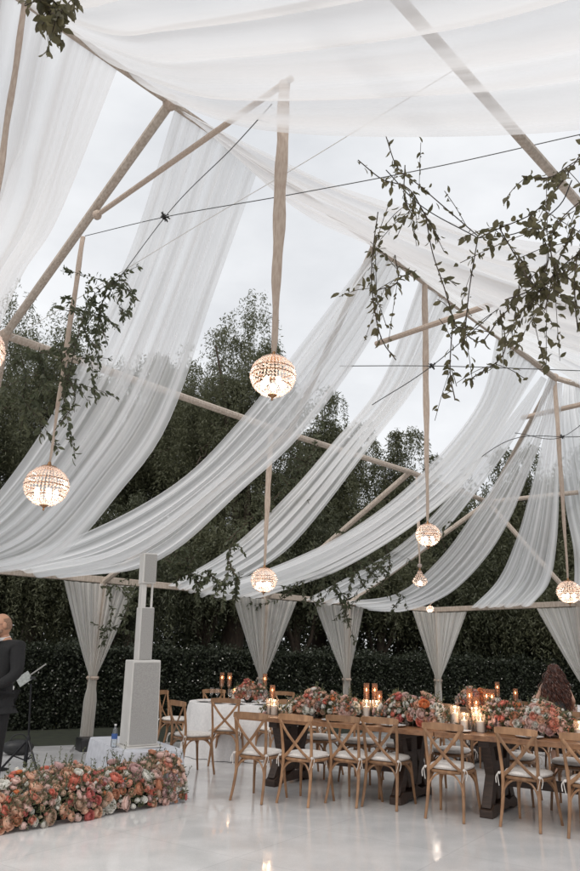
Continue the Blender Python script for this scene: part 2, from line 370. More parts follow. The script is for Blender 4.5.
pole('rafter', P1, J0, .046); pole('rafter', J1, pA, .055); pole('rafter', J3, pC, .055); pole('rafter', J3, pE, .055); pole('rafter', J2, pB, .055)
pole('rafter', J0, pQ, .055); pole('rafter', P2, J1, .045); pole('rafter', P3, J3, .05)
pole('purlin', J0, J1, .05); pole('purlin', J1, J2, .05); pole('purlin', J2, J3, .05); pole('purlin', J3, J4, .05)
K0 = atz(430, 35, 5.0); K1 = atz(580, 205, 5.0); kd = (K1-K0).normalized()
Ka = K0-kd*2.2; Kb = K0+kd*6.2; Kc = K0+kd*13.0
pole('purlin', Ka, Kb, .036); pole('purlin', Kb, Kc, .06)
pole('rafter', P0, Ka, .06); pole('rafter', P2, Kb, .06); pole('rafter', Kb, pG, .06); pole('rafter', P3, Kb.lerp(Kc, .7), .05); pole('rafter', Kc, pF, .05)
s1 = P1.lerp(J0, .40)
s1 = invp(97, 215, P1, J0)
pole('collar_tie', s1, atz(292, 78, s1.z), .026, m_='sling')
pole('collar_tie', atz(376, 344, 5.6), atz(492, 304, 5.6), .036, m_='sling')
pole('collar_tie', atz(522, 418, 6.0), atz(600, 400, 6.0), .045, m_='sling')
# joint bindings
for q, r_ in ((P1, .075), (P2, .07), (P3, .08), (J0, .07), (J1, .07), (J3, .07), (s1, .05)):
    MB().ell(q, (r_, r_, r_*1.05), 10, 6).build('joint_wrap', M['sling'], tf)
# cables
def cable(pts, r_=.006, m_='wire'):
    MB().tube(crom(pts, 24), r_, 5).build('cable', M[m_], tf)
kn = aty(165, 217, 5.9)
cable([invp(85, 236, P1, J0), kn, aty(300, 193, 4.8), aty(440, 166, 4.6), aty(600, 130, 4.2)], .004)
cable([aty(79, 335, 6.45), kn, aty(235, 145, 4.6), aty(272, 104, 4.2)], .004)
cable([aty(12, 338, 7.5), aty(100, 285, 6.5), aty(200, 224, 5.6), aty(300, 165, 4.8), aty(470, 60, 3.6)], .0035, 'paint')
cable([aty(372, 405, 9), aty(432, 366, 8.5), aty(560, 250, 7.0), aty(600, 210, 6.5)], .006)
cable([aty(340, 366, 9), aty(432, 366, 8.5), aty(560, 370, 8.8), aty(610, 372, 9)], .006)
cable([aty(425, 505, 13), aty(510, 440, 12), aty(570, 437, 12), aty(610, 436, 12)], .007)
cable([aty(515, 433, 11), aty(562, 437, 12), aty(605, 405, 11)], .006)
for q in (kn, aty(432, 366, 8.5), aty(562, 437, 12)):
    b_ = MB()
    for i in range(9):
        a_ = Vector([rnd.uniform(-1, 1) for _ in range(3)]).normalized()*.055
        b_.tube([q-a_, q+Vector([rnd.uniform(-.02, .02) for _ in range(3)]), q+a_*.7], .006, 4)
    b_.build('cable_knot', M['wire'], tf)
# wire below right vine
# ------------------------------------------------------------ drapes
def ridge(px):
    best = None
    for i in range(0, 601):
        t_ = -1+3*i/600
        p_ = P1+(P2-P1)*t_ if t_ < 1 else P2+(P3-P2)*(t_-1)
        d_ = p_-EYEV; f_ = d_.y*math.cos(PITCH)+d_.z*math.sin(PITCH); u_ = -d_.y*math.sin(PITCH)+d_.z*math.cos(PITCH)
        if f_ <= .2: continue
        xr = FPX*d_.x/f_; yr = FPX*u_/f_; x_ = 290+xr*math.cos(ROLL)+yr*math.sin(ROLL)
        if best is None or abs(x_-px) < best[0]: best = (abs(x_-px), p_)
    return best[1].copy()
def chain(a, pxs, b): return [a]+[invp(x, y, a, b) for x, y in pxs]+[b]
def drape(label, eA, eB, folds=9, amp=.07, over=.035, m_='drape', seed=0, ns=150, ntt=44, gather=.4, belly=0.0):
    A_ = crom(eA, ntt); B_ = crom(eB, ntt); rg = random.Random(seed); P = []
    folds = folds*.72; fr = [(rg.uniform(.6, 1.5)*folds, rg.uniform(0, 6.28), rg.uniform(.4, 1), rg.uniform(-2.2, 2.2)) for _ in range(5)]
    for i in range(ns+1):
        s0 = i/ns; row = []
        for j in range(ntt):
            t_ = j/(ntt-1)
            edge = min(1, 6*s0, 6*(1-s0)); env = edge*(.35+.65*t_)
            ph = sum(math.sin(2*PI*f_*s0+p_+d_*t_)*a_ for f_, p_, a_, d_ in fr)/2.2
            ph2 = sum(math.cos(2*PI*f_*s0+p_+d_*t_)*a_ for f_, p_, a_, d_ in fr)/2.2
            s_ = s0+over*ph2*edge
            a = A_[j]; b = B_[j]; p_ = a.lerp(b, s_)
            tg = (A_[min(j+1, ntt-1)]-A_[max(j-1, 0)]).normalized(); ac = (b-a)
            wd_ = ac.length; n_ = tg.cross(ac)
            n_ = n_.normalized() if n_.length > 1e-6 else Vector((0, 0, 1))
            if n_.z < 0: n_ = -n_
            p_ = p_+n_*(amp*ph*env*min(1, wd_/1.0+.25))
            p_.z -= belly*math.sin(PI*s0)*math.sin(PI*t_)
            row.append(p_)
        P.append(row)
    o_ = MB().grid(P).build('ceiling_drape', M[m_])
    return tag(o_, label, 'drape', 'white sheer drapes hung from the ridge')
pM = pA.lerp(pB, .46); pM2 = pA.lerp(pB, .66)
def off(p_, dx=0, dy=0, dz=0): return p_+Vector((dx, dy, dz))
q1 = off(pQ, -.5, -.2, .05); q2 = off(pQ, .1, .1, .0)
drape('sheer white drape running off the left edge near the top left corner', chain(ridge(-60), [(-120, 200)], pQ2), chain(ridge(118), [(57, 220), (15, 290)], off(pQ2, 2.0, 1.6, 0)), 8, .07, .03, 'drape_near', 1)
drape('sheer white drape falling left behind the upper-left crystal globe lamp', chain(ridge(176), [(130, 250), (60, 400), (0, 490)], q1), chain(ridge(260), [(215, 290), (165, 430), (120, 492), (60, 556)], off(q1, .25, .2, -.15)), 9, .07, .03, 'drape', 2)
drape('widest sheer white drape sweeping down left from mid ridge past the middle crystal lamp', chain(ridge(376), [(240, 420), (180, 480), (80, 535)], off(pQ, .2, .1, .1)), chain(ridge(404), [(376, 330), (300, 436), (240, 492), (180, 547), (140, 568)], off(pA, -.5, -.35, .06)), 9, .09, .05, 'drape', 3)
drape('narrow sheer white drape ending on the eave right of the white column', chain(ridge(421), [(380, 384), (335, 440), (290, 492), (230, 548)], off(pM, -.3, -.25, .05)), chain(ridge(458), [(420, 380), (375, 440), (290, 547), (240, 580)], off(pM, .5, .4, -.05)), 8, .08, .05, 'drape', 4)
drape('sheer white drape sagging low behind the small centre lamp to the eave', chain(ridge(497), [(480, 400), (420, 475), (355, 527), (290, 560)], off(pM, .3, .2, -.03)), chain(ridge(540), [(495, 440), (465, 482), (410, 528), (340, 570), (300, 585)], off(pB, -.1, -.2, -.02)), 8, .08, .05, 'drape', 5)
drape('slim sheer white drape partly hidden behind the vines beside the pear lamp', chain(off(P3, -.35, -.3, -.1), [(500, 430), (455, 490), (400, 545)], off(pB.lerp(pC, .45), 0, 0, 0)), chain(off(P3, -.2, -.15, -.1), [(520, 430), (478, 490), (440, 535), (370, 588)], off(pB.lerp(pC, .85), 0, 0, 0)), 6, .06, .04, 'drape', 6)
drape('sheer white drape curving from the far peak down left to the third curtained post', chain(off(P3, -.16, -.14, -.05), [(528, 430), (497, 480), (473, 514), (442, 556), (400, 592)], off(pC, -.1, -.1, .06)), chain(off(P3, .02, -.02, -.1), [(545, 430), (525, 483), (509, 521), (485, 559), (449, 594), (400, 612)], off(pC, .8, .5, -.06)), 8, .06, .05, 'drape', 7)
drape('straight-hemmed sheer white drape falling from the far peak between far posts', chain(off(P3, .0, .0, -.1), [(545, 430), (528, 500), (516, 540), (499, 578)], off(pD.lerp(pE, .27), 0, 0, .03)), chain(off(P3, .14, .0, -.1), [(560, 440), (559, 500), (557, 540), (551, 578)], off(pD.lerp(pE, .70), 0, 0, .03)), 8, .05, .04, 'drape', 8)
drape('sheer white drape cut by the right edge below the far tent peak', chain(off(P3, .15, -.05, -.1), [(560, 430), (565, 500), (574, 555)], off(pE, -.05, .2, .05)), chain(off(P3, .4, -.3, -.1), [(600, 430), (640, 500)], off(pE.lerp(pF, .6), 0, 0, .05)), 8, .05, .04, 'drape', 9)
# right side
e1 = [P1.copy(), aty(235, 125, 4.9), aty(300, 134, 4.35), aty(430, 137, 3.7), aty(580, 130, 3.15), aty(800, 95, 2.5)]
su = (P2-P1).normalized()*-2.5
e1b = [ridge(5)+Vector((-.9, -.9, 0))] + [p_+su*(.9) for p_ in e1[1:]]
drape('huge sheer white drape stretched overhead across the top of the picture', e1, e1b, 7, .10, .035, 'drape_near', 10, ns=170)
e2 = [off(P1, .08, .06, -.03), aty(265, 152, 5.35), aty(330, 183, 5.1), aty(420, 212, 4.9), aty(500, 236, 4.75), aty(580, 246, 4.6), aty(760, 250, 4.2)]
e2b = [P2.copy(), aty(430, 280, 7.4), aty(500, 318, 7.0), aty(580, 352, 6.4), aty(760, 390, 5.5)]
def ease(pts, k_): return pts
drape('sheer white drape wrapped along the ridge behind the leafy vines at right', e2, [P1.lerp(P2, .12), aty(300, 212, 6.3), aty(375, 248, 7.0)]+e2b[1:], 8, .08, .04, 'drape_near', 11)
drape('sheer white drape between middle and far tent peaks at the right edge', [off(P2, .1, .1, 0), aty(480, 300, 8.2), aty(580, 318, 7.4), aty(720, 330, 6.5)], [P2.lerp(P3, .2), aty(500, 338, 10.2), aty(550, 366, 11.2), aty(620, 405, 10.5), aty(760, 440, 9.5)], 8, .07, .04, 'drape', 12)

# ------------------------------------------------------------ post curtains
def curtain(p_, dl, dr, wl, wr, label, tie_z=1.02, seed=0):
    base = Vector((p_.x, p_.y, 0)); tp = p_.z-.03
    t_ = thing('post_curtain', label, 'curtain', (p_.x, p_.y, 0), 0, 'sheer curtains tied to the tent posts')
    tow = Vector((-p_.x, -p_.y, 0)).normalized()
    for sgn, d_, w_, sd__ in ((-1, dl, wl, 1), (1, dr, wr, 2)):
        P = []; rg = random.Random(seed*7+sd__); ph = [rg.uniform(0, 6.28) for _ in range(3)]
        for i in range(61):
            s_ = i/60; row = []
            for j in range(26):
                v = j/25; z = tp*(1-v)
                if z > tie_z: q = (z-tie_z)/(tp-tie_z); wdt = .05+(w_-.05)*(q**.92)
                else: q = (tie_z-z)/tie_z; wdt = .05+.07*min(1, q*3)
                x_ = wdt*s_
                fold = (math.sin(s_*38+ph[0]+v)*.03+math.sin(s_*21+ph[1])*.025)*(1 if z > tie_z else .8)*(.35+.65*min(1, wdt/.4))
                pos = d_*(x_+.0)+tow*(.085+fold+.03*(1-min(1, wdt/.5)))
                row.append((pos.x, pos.y, z if z > .04 else .04))
            P.append(row)
        MB().grid(P).build('curtain_panel', M['curtain'], t_)
    MB().lathe([(.10, -.03), (.115, 0), (.10, .03)], (tow.x*.03, tow.y*.03, tie_z), 14, cap=False).build('tieback', M['sling'], t_)
    return t_
curtain(pA, -UD, UD, .72, .66, 'sheer curtain pair tied on the leftmost post, left of the white column', seed=1)
curtain(pB, -UD, UD, .82, .86, 'sheer curtain pair on the post behind the round table', seed=2)
curtain(pC, -UD, UD, .98, .52, 'sheer curtain pair on the second post right of the round table', seed=3)
curtain(pD, -UD, VD, .85, 1.0, 'sheer curtain pair on the far corner post, the smallest in view', seed=4)
curtain(pE, -VD, VD, 1.05, .9, 'sheer curtain cut by the right edge, behind the woman', seed=5)

# ------------------------------------------------------------ chandeliers
def bead(b_, c_, r_, h_):
    x, y, z = c_
    b_.add([(x, y, z+h_), (x+r_, y, z), (x, y+r_, z), (x-r_, y, z), (x, y-r_, z), (x, y, z-h_)], [(0, 1, 2), (0, 2, 3), (0, 3, 4), (0, 4, 1), (5, 2, 1), (5, 3, 2), (5, 4, 3), (5, 1, 4)])
def chandelier(c_, rad, top, label, watts=14, pear=False, cordr=.022):
    t_ = thing('chandelier', label, 'chandelier', c_, 0, 'crystal globe lamps hung on cloth cords')
    b_ = MB(); ob = .92
    rings = 16
    for i in range(rings):
        th = PI*(.09+.84*i/(rings-1)); zz = math.cos(th)*rad*ob; rr_ = math.sin(th)*rad
        n_ = 36
        for j in range(n_):
            a_ = 2*PI*j/n_; w_ = rad*.062*max(.32, math.sin(th))
            bead(b_, (rr_*math.cos(a_), rr_*math.sin(a_), zz), w_, rad*(.085 if i % 3 else .05))
    if pear:
        b_ = MB()
        for i, (r_, z_) in enumerate([(.22, 1.3), (.3, 1.1), (.42, .85), (.6, .6), (.85, .3), (1, 0), (.9, -.25), (.65, -.5), (.3, -.65)]):
            n_ = int(8+14*r_)
            for j in range(n_):
                a_ = 2*PI*(j+.5*(i % 2))/n_; bead(b_, (r_*rad*math.cos(a_), r_*rad*math.sin(a_), z_*rad), rad*.09, rad*.14)
        b_.ell((0, 0, rad*2.1), (rad*.35, rad*.35, rad*.3), 10, 6); b_.tube([(0, 0, rad*1.2), (0, 0, rad*1.95)], rad*.12, 6)
    if not pear:
        for j in range(0, 36, 3):
            a_ = 2*PI*j/36; b_.tube([(math.sin(q_)*rad*.985*math.cos(a_), math.sin(q_)*rad*.985*math.sin(a_), math.cos(q_)*rad*ob*.985) for q_ in [PI*(.09+.84*i_/14) for i_ in range(15)]], rad*.008, 3)
    b_.build('crystal_globe', M['crystal'], t_, smooth=False)
    fr = MB()
    for zf in ((.30, -.02, -.55) if not pear else (0,)):
        r_ = math.sqrt(max(.01, 1-zf*zf))*rad*1.0
        fr.tube([(r_*math.cos(2*PI*j/28), r_*math.sin(2*PI*j/28), zf*rad*ob) for j in range(29)], rad*.022, 5, cap=False)
    fr.build('frame_ring', M['brass'], t_)
    tz = rad*.88 if not pear else rad*1.4
    MB().lathe([(rad*.40, tz), (rad*.36, tz+rad*.06), (rad*.12, tz+rad*.12), (rad*.06, tz+rad*.3)] if not pear else [(rad*.2, tz), (rad*.08, tz+rad*.5)], n=18).build('top_cap', M['brass'], t_)
    bz = -rad*.92 if not pear else -rad*.7
    MB().lathe([(rad*.02, bz-rad*.26), (rad*.05, bz-rad*.2), (rad*.03, bz-rad*.14), (rad*.2, bz), (rad*.18, bz+rad*.05)], n=14).build('finial', M['brass'], t_)
    if pear: MB().ell((0, 0, -rad*.3), (rad*.3, rad*.3, rad*.3), 12, 8).build('bulb', M['bulb'], t_)
    else:
        for j in range(5):
            a_ = 2*PI*j/5+.3; MB().ell((math.cos(a_)*rad*.46, math.sin(a_)*rad*.46, -rad*.36), (rad*.13, rad*.13, rad*.2), 10, 7).build('bulb', M['bulb'], t_)
    tl_ = Vector(top)-Vector(c_); st_ = Vector((0, 0, tz+rad*.25)); pts = []; rs = []
    for i in range(22):
        f = i/21; p_ = st_.lerp(tl_, f); p_ += Vector((.003*math.sin(f*19), .003*math.cos(f*15), 0)); pts.append(p_)
        rs.append(cordr*(.35+.65*min(1, f*2.2)+.08*math.sin(f*31)))
    MB().tube(pts, rs, 7, flat=(1, .6)).build('cloth_cord', M['sling'], t_)
    l_ = bpy.data.lights.new('lamp_light', 'POINT'); l_.energy = watts; l_.color = (1, .82, .68); l_.shadow_soft_size = .05
    lo = bpy.data.objects.new('lamp_light', l_); C.objects.link(lo); lo.parent = t_; lo.location = (0, 0, -rad*.30)
    return t_
ctop = atz(285, 82, s1.z)
chandelier(aty(273, 376, ctop.y), 22/FPX*(ctop.y*math.cos(PITCH)+.6), ctop, 'crystal globe lamp hanging in the middle, nearest one in full view', 5, cordr=.048)
chandelier(aty(46.5, 486, 6.45), .196, invp(83, 237, P1, J0), 'crystal globe lamp low at left in front of the sheer drape', 6, cordr=.027)
chandelier(aty(264, 580, 11.1), .195, invp(271, 430, J0, J1), 'small distant crystal globe lamp above the round table', 8, cordr=.045)
chandelier(aty(428, 535, 8.9), .150, ridge(425), 'distant crystal globe lamp just above the pear-shaped lamp', 4, cordr=.042)
chandelier(aty(420, 581, 13.5), .135, invp(417, 475, J1, J3), 'small pear-shaped crystal lamp hanging below a globe lamp', 4, True, cordr=.03)
chandelier(aty(569, 592, 12.1), .195, P3+Vector((0, 0, -.05)), 'crystal globe lamp at right edge hanging from the far tent peak', 8, cordr=.04)
chandelier(aty(-27, 350, ridge(25).y), .20, ridge(25), 'crystal globe lamp mostly cut off by the left edge beside the rafter joint', 6, cordr=.025)
chandelier(aty(430, 609, 17.6), .085, pD+Vector((0, -.2, .35)), 'tiny lamp glowing at the far corner eave, partly behind a drape', 4, cordr=.03)

# ------------------------------------------------------------ trees and hedge
def tree(px, Y, toppy, halfpx, label, dens=1.0, mt='leaf_tree', lean=0, low=.16, weep=1.0, seed=0, name='pepper_tree'):
    rg = np.random.default_rng(seed+100); top = aty(px, toppy, Y); X = top.x; Hh = top.z; hw = halfpx/FPX*Y*1.2
    t_ = thing(name, label, 'tree', (X, Y, 0), 0, 'trees beyond the hedge')
    tr = MB(); b0_ = .045*Hh*.55
    tr.tube([(0, 0, -.1), (.1, 0, Hh*.12), (.25*lean, .1, Hh*.28), (.6*lean, .1, Hh*.45)], [b0_*1.2, b0_, b0_*.8, b0_*.55], 10)
    lim = []
    for i in range(9):
        a_ = rg.uniform(0, 2*PI); z0 = Hh*rg.uniform(.16, .42); rr_ = hw*rg.uniform(.25, .65); z1 = Hh*rg.uniform(.5, .78)
        p0 = Vector((.5*lean*z0/(Hh*.45), .05, z0)); p3 = Vector((math.cos(a_)*rr_, math.sin(a_)*rr_, z1))
        p1_ = p0.lerp(p3, .35)+Vector((0, 0, -.03*Hh)); p2_ = p0.lerp(p3, .7)+Vector((rg.uniform(-.3, .3), rg.uniform(-.3, .3), .02*Hh))
        pts = crom([p0, p1_, p2_, p3], 10); tr.tube(pts, [b0_*.45*(1-.85*i_/9) for i_ in range(10)], 6); lim.append(pts)
        for _ in range(4):
            q = pts[rg.integers(4, 9)]; e_ = q+Vector((rg.uniform(-1, 1)*hw*.4, rg.uniform(-1, 1)*hw*.4, rg.uniform(-.04, .07)*Hh))
            tr.tube([q, q.lerp(e_, .5)+Vector((0, 0, .12)), e_], [b0_*.14, b0_*.09, b0_*.03], 5)
    tr.build('trunk', M['bark'], t_)
    # leaf strands grouped in clumps through the crown volume
    ncl = int(86*dens); P_ = []; D_ = []
    for c in range(ncl):
        while True:
            u = rg.uniform(-1, 1, 3)
            if u@u < 1: break
        u = u*(.50+.50*rg.uniform()) if rg.uniform() > .16 else u/np.linalg.norm(u)*rg.uniform(.94, 1.06)
        cz = Hh*(.60+.33*u[2]) if u[2] > 0 else Hh*(.60+(.60-low)*u[2])
        sc2 = 1-.12*max(0, u[2])
        cx, cy = u[0]*hw*sc2, u[1]*hw*.8*sc2; rc = hw*rg.uniform(.10, .34)
        nst = int(17*rg.uniform(.3, 1.5))
        for s_ in range(nst):
            v = rg.normal(size=3); v /= np.linalg.norm(v); v[2] = abs(v[2])*.8+.1*v[2]
            b_ = np.array([cx, cy, cz])+v*rc*rg.uniform(.4, 1)
            Ls = rg.uniform(.6, 2.2)*weep; m_ = int(24+Ls*20); f = np.linspace(0, 1, m_)[:, None]
            outw = v.copy(); outw[2] = .1
            pp = b_+outw*f*(1-f*.5)*rc*.8+np.array([0, 0, -1])*f**1.4*Ls+rg.normal(size=(m_, 3))*.055
            P_.append(pp); dd = rg.normal(size=(m_, 3))*.8+np.array([0, 0, -.75])+outw*.3; D_.append(dd)
    P_ = np.concatenate(P_); D_ = np.concatenate(D_); P_[:, 2] = np.maximum(P_[:, 2], .3); X1 = rg.uniform(0, 6)
    k_ = Y/22
    leafmesh('crown', M['leaf_tree' if low > .3 and low < .5 else mt], P_, D_, NR.uniform(.08, .17, len(P_))*k_, NR.uniform(.022, .045, len(P_))*k_, t_)
    return t_
tree(-25, 18.5, 268, 95, 'tall dark pepper tree at the left edge behind the drapes', 1.5, seed=1, low=.45, mt='leaf_dark')
tree(75, 21, 288, 66, 'feathery tree behind the left sheer drape', 1.2, seed=2, low=.42)
tree(162, 24, 300, 64, 'broad tree seen through the left drape', 1.4, seed=3, mt='leaf_dark', low=.45)
tree(248, 21, 272, 68, 'tall loose pepper tree behind the middle globe lamp', 1.35, seed=4, lean=1, low=.4)
tree(322, 25, 372, 46, 'round-topped tree right of the middle globe lamp', 1.2, seed=5, mt='leaf_dark', low=.40)
tree(398, 26, 408, 44, 'pepper tree with open top between two sagging drapes', 1.1, seed=6, low=.42)
tree(452, 24, 478, 54, 'low dark tree behind the pear-shaped lamp', 1.2, seed=7, mt='leaf_dark', low=.25)
tree(522, 25, 428, 66, 'dark tree behind the far tent peak drapes', 1.7, seed=8, mt='leaf_dark', low=.32)
tree(600, 24, 425, 60, 'dark tree at the right edge behind the drapes', 1.3, seed=9, mt='leaf_dark', low=.32)
for i, (px, Y, ty, hp, lb) in enumerate([(10, 17.5, 470, 80, 'low weeping shrub tree behind the man in the tuxedo'), (120, 18.5, 480, 75, 'low weeping tree behind the white column'), (215, 20.5, 470, 70, 'low weeping tree behind the round table'),
        (300, 22, 480, 62, 'low weeping tree between the second and third curtains'), (380, 23, 495, 58, 'low weeping tree left of the far corner curtain'), (470, 23.5, 540, 60, 'low bushy tree right of the far corner curtain'), (560, 22.5, 530, 70, 'low bushy tree behind the woman')]):
    tree(px, Y, ty, hp, lb, 1.3, mt='leaf_tree' if i % 2 == 0 else 'leaf_dark', low=.56, weep=.9, seed=20+i)
# far wood reads as one mass behind
NW = 260000
xs = NR.uniform(-32, 32, NW); ys = 31+NR.normal(size=NW)*2.2+np.abs(xs)*-.1
zt = 6.2+1.3*np.sin(xs*.35)+1.1*np.sin(xs*.9+1)+.6*np.sin(xs*2.1)
zs_ = NR.uniform(0, 1, NW)**.8*zt
wd = leafmesh('distant_wood', M['leaf_dark'], np.stack([xs, ys, zs_], 1), NR.normal(size=(NW, 3))+np.array([0, 0, -.6]), NR.uniform(.16, .34, NW), NR.uniform(.06, .12, NW))
stuff(wd)
# hedge
hp = crom([(-17, 7.5, 0), (-9, 12.3, 0), (-3.2, 16.4, 0), (2.4, 20.4, 0), (8, 22.0, 0), (20, 22.5, 0)], 70)
hd = thing('hedge', 'dense dark clipped hedge running behind all the curtained posts', 'hedge')
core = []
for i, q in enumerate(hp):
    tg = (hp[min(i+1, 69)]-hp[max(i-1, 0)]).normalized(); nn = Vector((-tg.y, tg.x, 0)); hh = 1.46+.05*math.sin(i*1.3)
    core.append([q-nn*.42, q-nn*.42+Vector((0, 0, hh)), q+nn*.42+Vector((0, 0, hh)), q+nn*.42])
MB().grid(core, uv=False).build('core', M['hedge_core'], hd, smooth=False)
n_ = 150000; ii = NR.uniform(0, 68.99, n_); i0 = ii.astype(int); hpn = np.array([tuple(q) for q in hp]); bs = hpn[i0]+(hpn[i0+1]-hpn[i0])*(ii-i0)[:, None]
tg = hpn[i0+1]-hpn[i0]; tg /= np.linalg.norm(tg, axis=1, keepdims=True); nn = np.stack([-tg[:, 1], tg[:, 0], tg[:, 2]], 1)
side = NR.uniform(0, 1, n_); offn = np.where(side < .78, -.44-np.abs(NR.normal(size=n_))*.06, NR.uniform(-.46, .45, n_))
zz = np.where(side < .78, NR.uniform(0, 1.56, n_), 1.46+np.abs(NR.normal(size=n_))*.09+.07*np.sin(ii*2.3)+.05*np.sin(ii*5.1))
bump_ = .05*np.sin(ii*7)*np.sin(zz*5)
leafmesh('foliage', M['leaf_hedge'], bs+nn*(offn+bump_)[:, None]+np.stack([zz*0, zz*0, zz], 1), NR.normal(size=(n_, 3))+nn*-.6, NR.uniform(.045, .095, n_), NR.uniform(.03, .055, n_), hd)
n_ = 900; ii = NR.uniform(8, 60, n_); i0 = ii.astype(int); bs = hpn[i0]+(hpn[i0+1]-hpn[i0])*(ii-i0)[:, None]; tg = hpn[i0+1]-hpn[i0]; tg /= np.linalg.norm(tg, axis=1, keepdims=True); nn = np.stack([-tg[:, 1], tg[:, 0], tg[:, 2]], 1)
zc = np.clip(.9+NR.normal(size=n_)*.35+.2*np.sin(ii*2), .1, 1.6)
leafmesh('pale_blossoms', M['b_cream'], bs+nn*-.53+np.stack([zc*0, zc*0, zc], 1), NR.normal(size=(n_, 3)), NR.uniform(.03, .06, n_), NR.uniform(.025, .045, n_), hd, kind='stuff')

# ------------------------------------------------------------ vines
def vine(strands, label, leaf=.055, per=26, mt='leaf_vine', side=.12, stem_r=.004, seed=0, twigs=3, wd_=.42, spread=.03):
    rg = np.random.default_rng(seed+50); base = Vector(strands[0][0]); t_ = thing('hanging_vine', label, 'vine', base)
    sb = MB(); P_ = []; D_ = []
    for s_ in strands:
        pts = [p_-base for p_ in crom(s_, 22)]; sb.tube(pts, stem_r, 5)
        Ln = sum((b-a).length for a, b in zip(pts, pts[1:])); runs = [pts]
        for _ in range(int(twigs*max(1, Ln))):
            q = pts[rg.integers(2, 21)]; d_ = Vector(rg.normal(size=3)*side*1.6)+Vector((0, 0, -side*rg.uniform(.3, 1.8)))
            tw = crom([q, q+d_*.5+Vector((0, 0, side*.15)), q+d_], 8); sb.tube(tw, stem_r*.6, 4); runs.append(tw)
        for rn in runs:
            l2 = sum((b-a).length for a, b in zip(rn, rn[1:])); m_ = max(3, int(l2*per))
            for _ in range(m_):
                f = rg.uniform(0, len(rn)-1.001); i_ = int(f); p_ = rn[i_].lerp(rn[i_+1], f-i_); tgv = (rn[i_+1]-rn[i_]).normalized()
                P_.append(np.array(p_)+rg.normal(size=3)*spread*.3); D_.append(np.array(tgv)*.7+rg.normal(size=3)*.7+np.array([0, 0, -.45]))
    sb.build('stem', M['bark'], t_)
    P_ = np.array(P_); D_ = np.array(D_); l_ = rg.uniform(.6, 1.25, len(P_))*leaf
    leafmesh('leaves', M[mt], P_, D_, l_, l_*wd_*rg.uniform(.8, 1.25, len(P_)), t_, curl=.12, fine=True)
    return t_
def pl(pts, Y): return [aty(x, y, Y+.12*math.sin(i*2.1)) for i, (x, y) in enumerate(pts)]
vine([pl([(386, 136), (396, 165), (420, 186), (450, 212), (478, 236)], 4.3), pl([(358, 160), (380, 178), (410, 190), (425, 215), (440, 240)], 4.3), pl([(405, 165), (404, 195), (412, 215)], 4.3),
      pl([(378, 212), (372, 260), (374, 305), (382, 340), (396, 360)], 4.4), pl([(395, 255), (398, 280), (378, 290)], 4.4)], 'thin-leaved vine hanging left of the dense foliage at upper right', .062, 30, seed=1, twigs=4, side=.10)
vine([pl([(425, 212), (432, 250), (445, 290), (455, 325)], 4.2), pl([(478, 237), (470, 285), (465, 330), (462, 350)], 4.2), pl([(455, 325), (480, 342), (500, 318), (525, 296), (560, 275), (600, 255)], 4.1),
      pl([(452, 330), (450, 370), (455, 400)], 4.2), pl([(500, 310), (505, 350), (470, 380)], 4.2)], 'loose vine strands dangling under the wire at upper right', .062, 22, seed=2, twigs=3, side=.10)
vine([pl([(478, 238), (500, 228), (530, 215), (556, 190), (590, 140)], 4.0), pl([(500, 229), (515, 255), (530, 280), (548, 300)], 3.9), pl([(595, 190), (565, 215), (550, 245), (560, 285)], 3.8), pl([(600, 215), (580, 250), (575, 300), (578, 330)], 3.8),
      pl([(530, 216), (548, 250), (530, 290), (505, 300)], 3.8), pl([(600, 145), (570, 165), (545, 178), (522, 176)], 3.9), pl([(600, 240), (570, 260), (540, 290), (515, 318)], 3.8), pl([(575, 225), (558, 262), (545, 310)], 3.7)],
     'dense broad-leaved vine cluster spilling in from the right edge', .058, 34, seed=3, twigs=5, side=.13, wd_=.55)
vine([pl([(30, -12), (45, 5), (58, 18)], 2.6), pl([(45, -10), (60, 8), (75, 4)], 2.6), pl([(38, -5), (62, 22)], 2.6)], 'leafy sprig poking in at the top left corner', .06, 60, seed=4, twigs=6, side=.05, wd_=.5)
vine([pl([(62, 400), (70, 370), (78, 335), (90, 300), (110, 283), (128, 284), (135, 302)], 6.2), pl([(95, 292), (85, 330), (100, 350)], 6.2), pl([(110, 283), (100, 310), (105, 338)], 6.2), pl([(80, 335), (62, 360), (75, 400), (55, 430)], 6.3)],
     'arching vine climbing the cloth cord of the left globe lamp', .062, 64, 'leaf_vine2', seed=5, twigs=5, side=.14)
vine([pl([(-10, 352), (20, 354), (50, 352), (78, 347)], 7.0), pl([(20, 354), (26, 375), (22, 400)], 7.0), pl([(60, 352), (66, 380), (62, 412)], 7.0), pl([(40, 352), (44, 372)], 7.0)],
     'bushy garland hanging below the rafter joint at the left edge', .085, 60, 'leaf_vine2', seed=6, twigs=6, side=.14)
vine([pl([(318, 445), (300, 470), (275, 498), (250, 520), (226, 542)], 11.6), pl([(330, 455), (310, 462), (290, 452), (300, 440)], 11.6), pl([(240, 530), (228, 555), (235, 575)], 12), pl([(205, 520), (180, 545), (165, 560)], 12)],
     'garland running down the rafter above the white column', .085, 55, 'leaf_vine2', seed=7, twigs=5, side=.16, stem_r=.008)
vine([pl([(205, 570), (225, 584), (240, 576)], 12.4), pl([(165, 560), (185, 568), (200, 585)], 12.4), pl([(180, 540), (188, 562), (176, 582)], 12.4)], 'leafy tuft on the eave just right of the white column', .10, 90, 'leaf_vine2', seed=8, twigs=5, side=.13, stem_r=.008)
vine([pl([(108, 586), (112, 610), (106, 640)], 13.0), pl([(118, 586), (128, 600), (124, 622)], 13.0), pl([(100, 586), (135, 588)], 13.1)], 'small vine trailing down the leftmost curtained post', .085, 50, 'leaf_vine2', seed=9, twigs=5, side=.14)
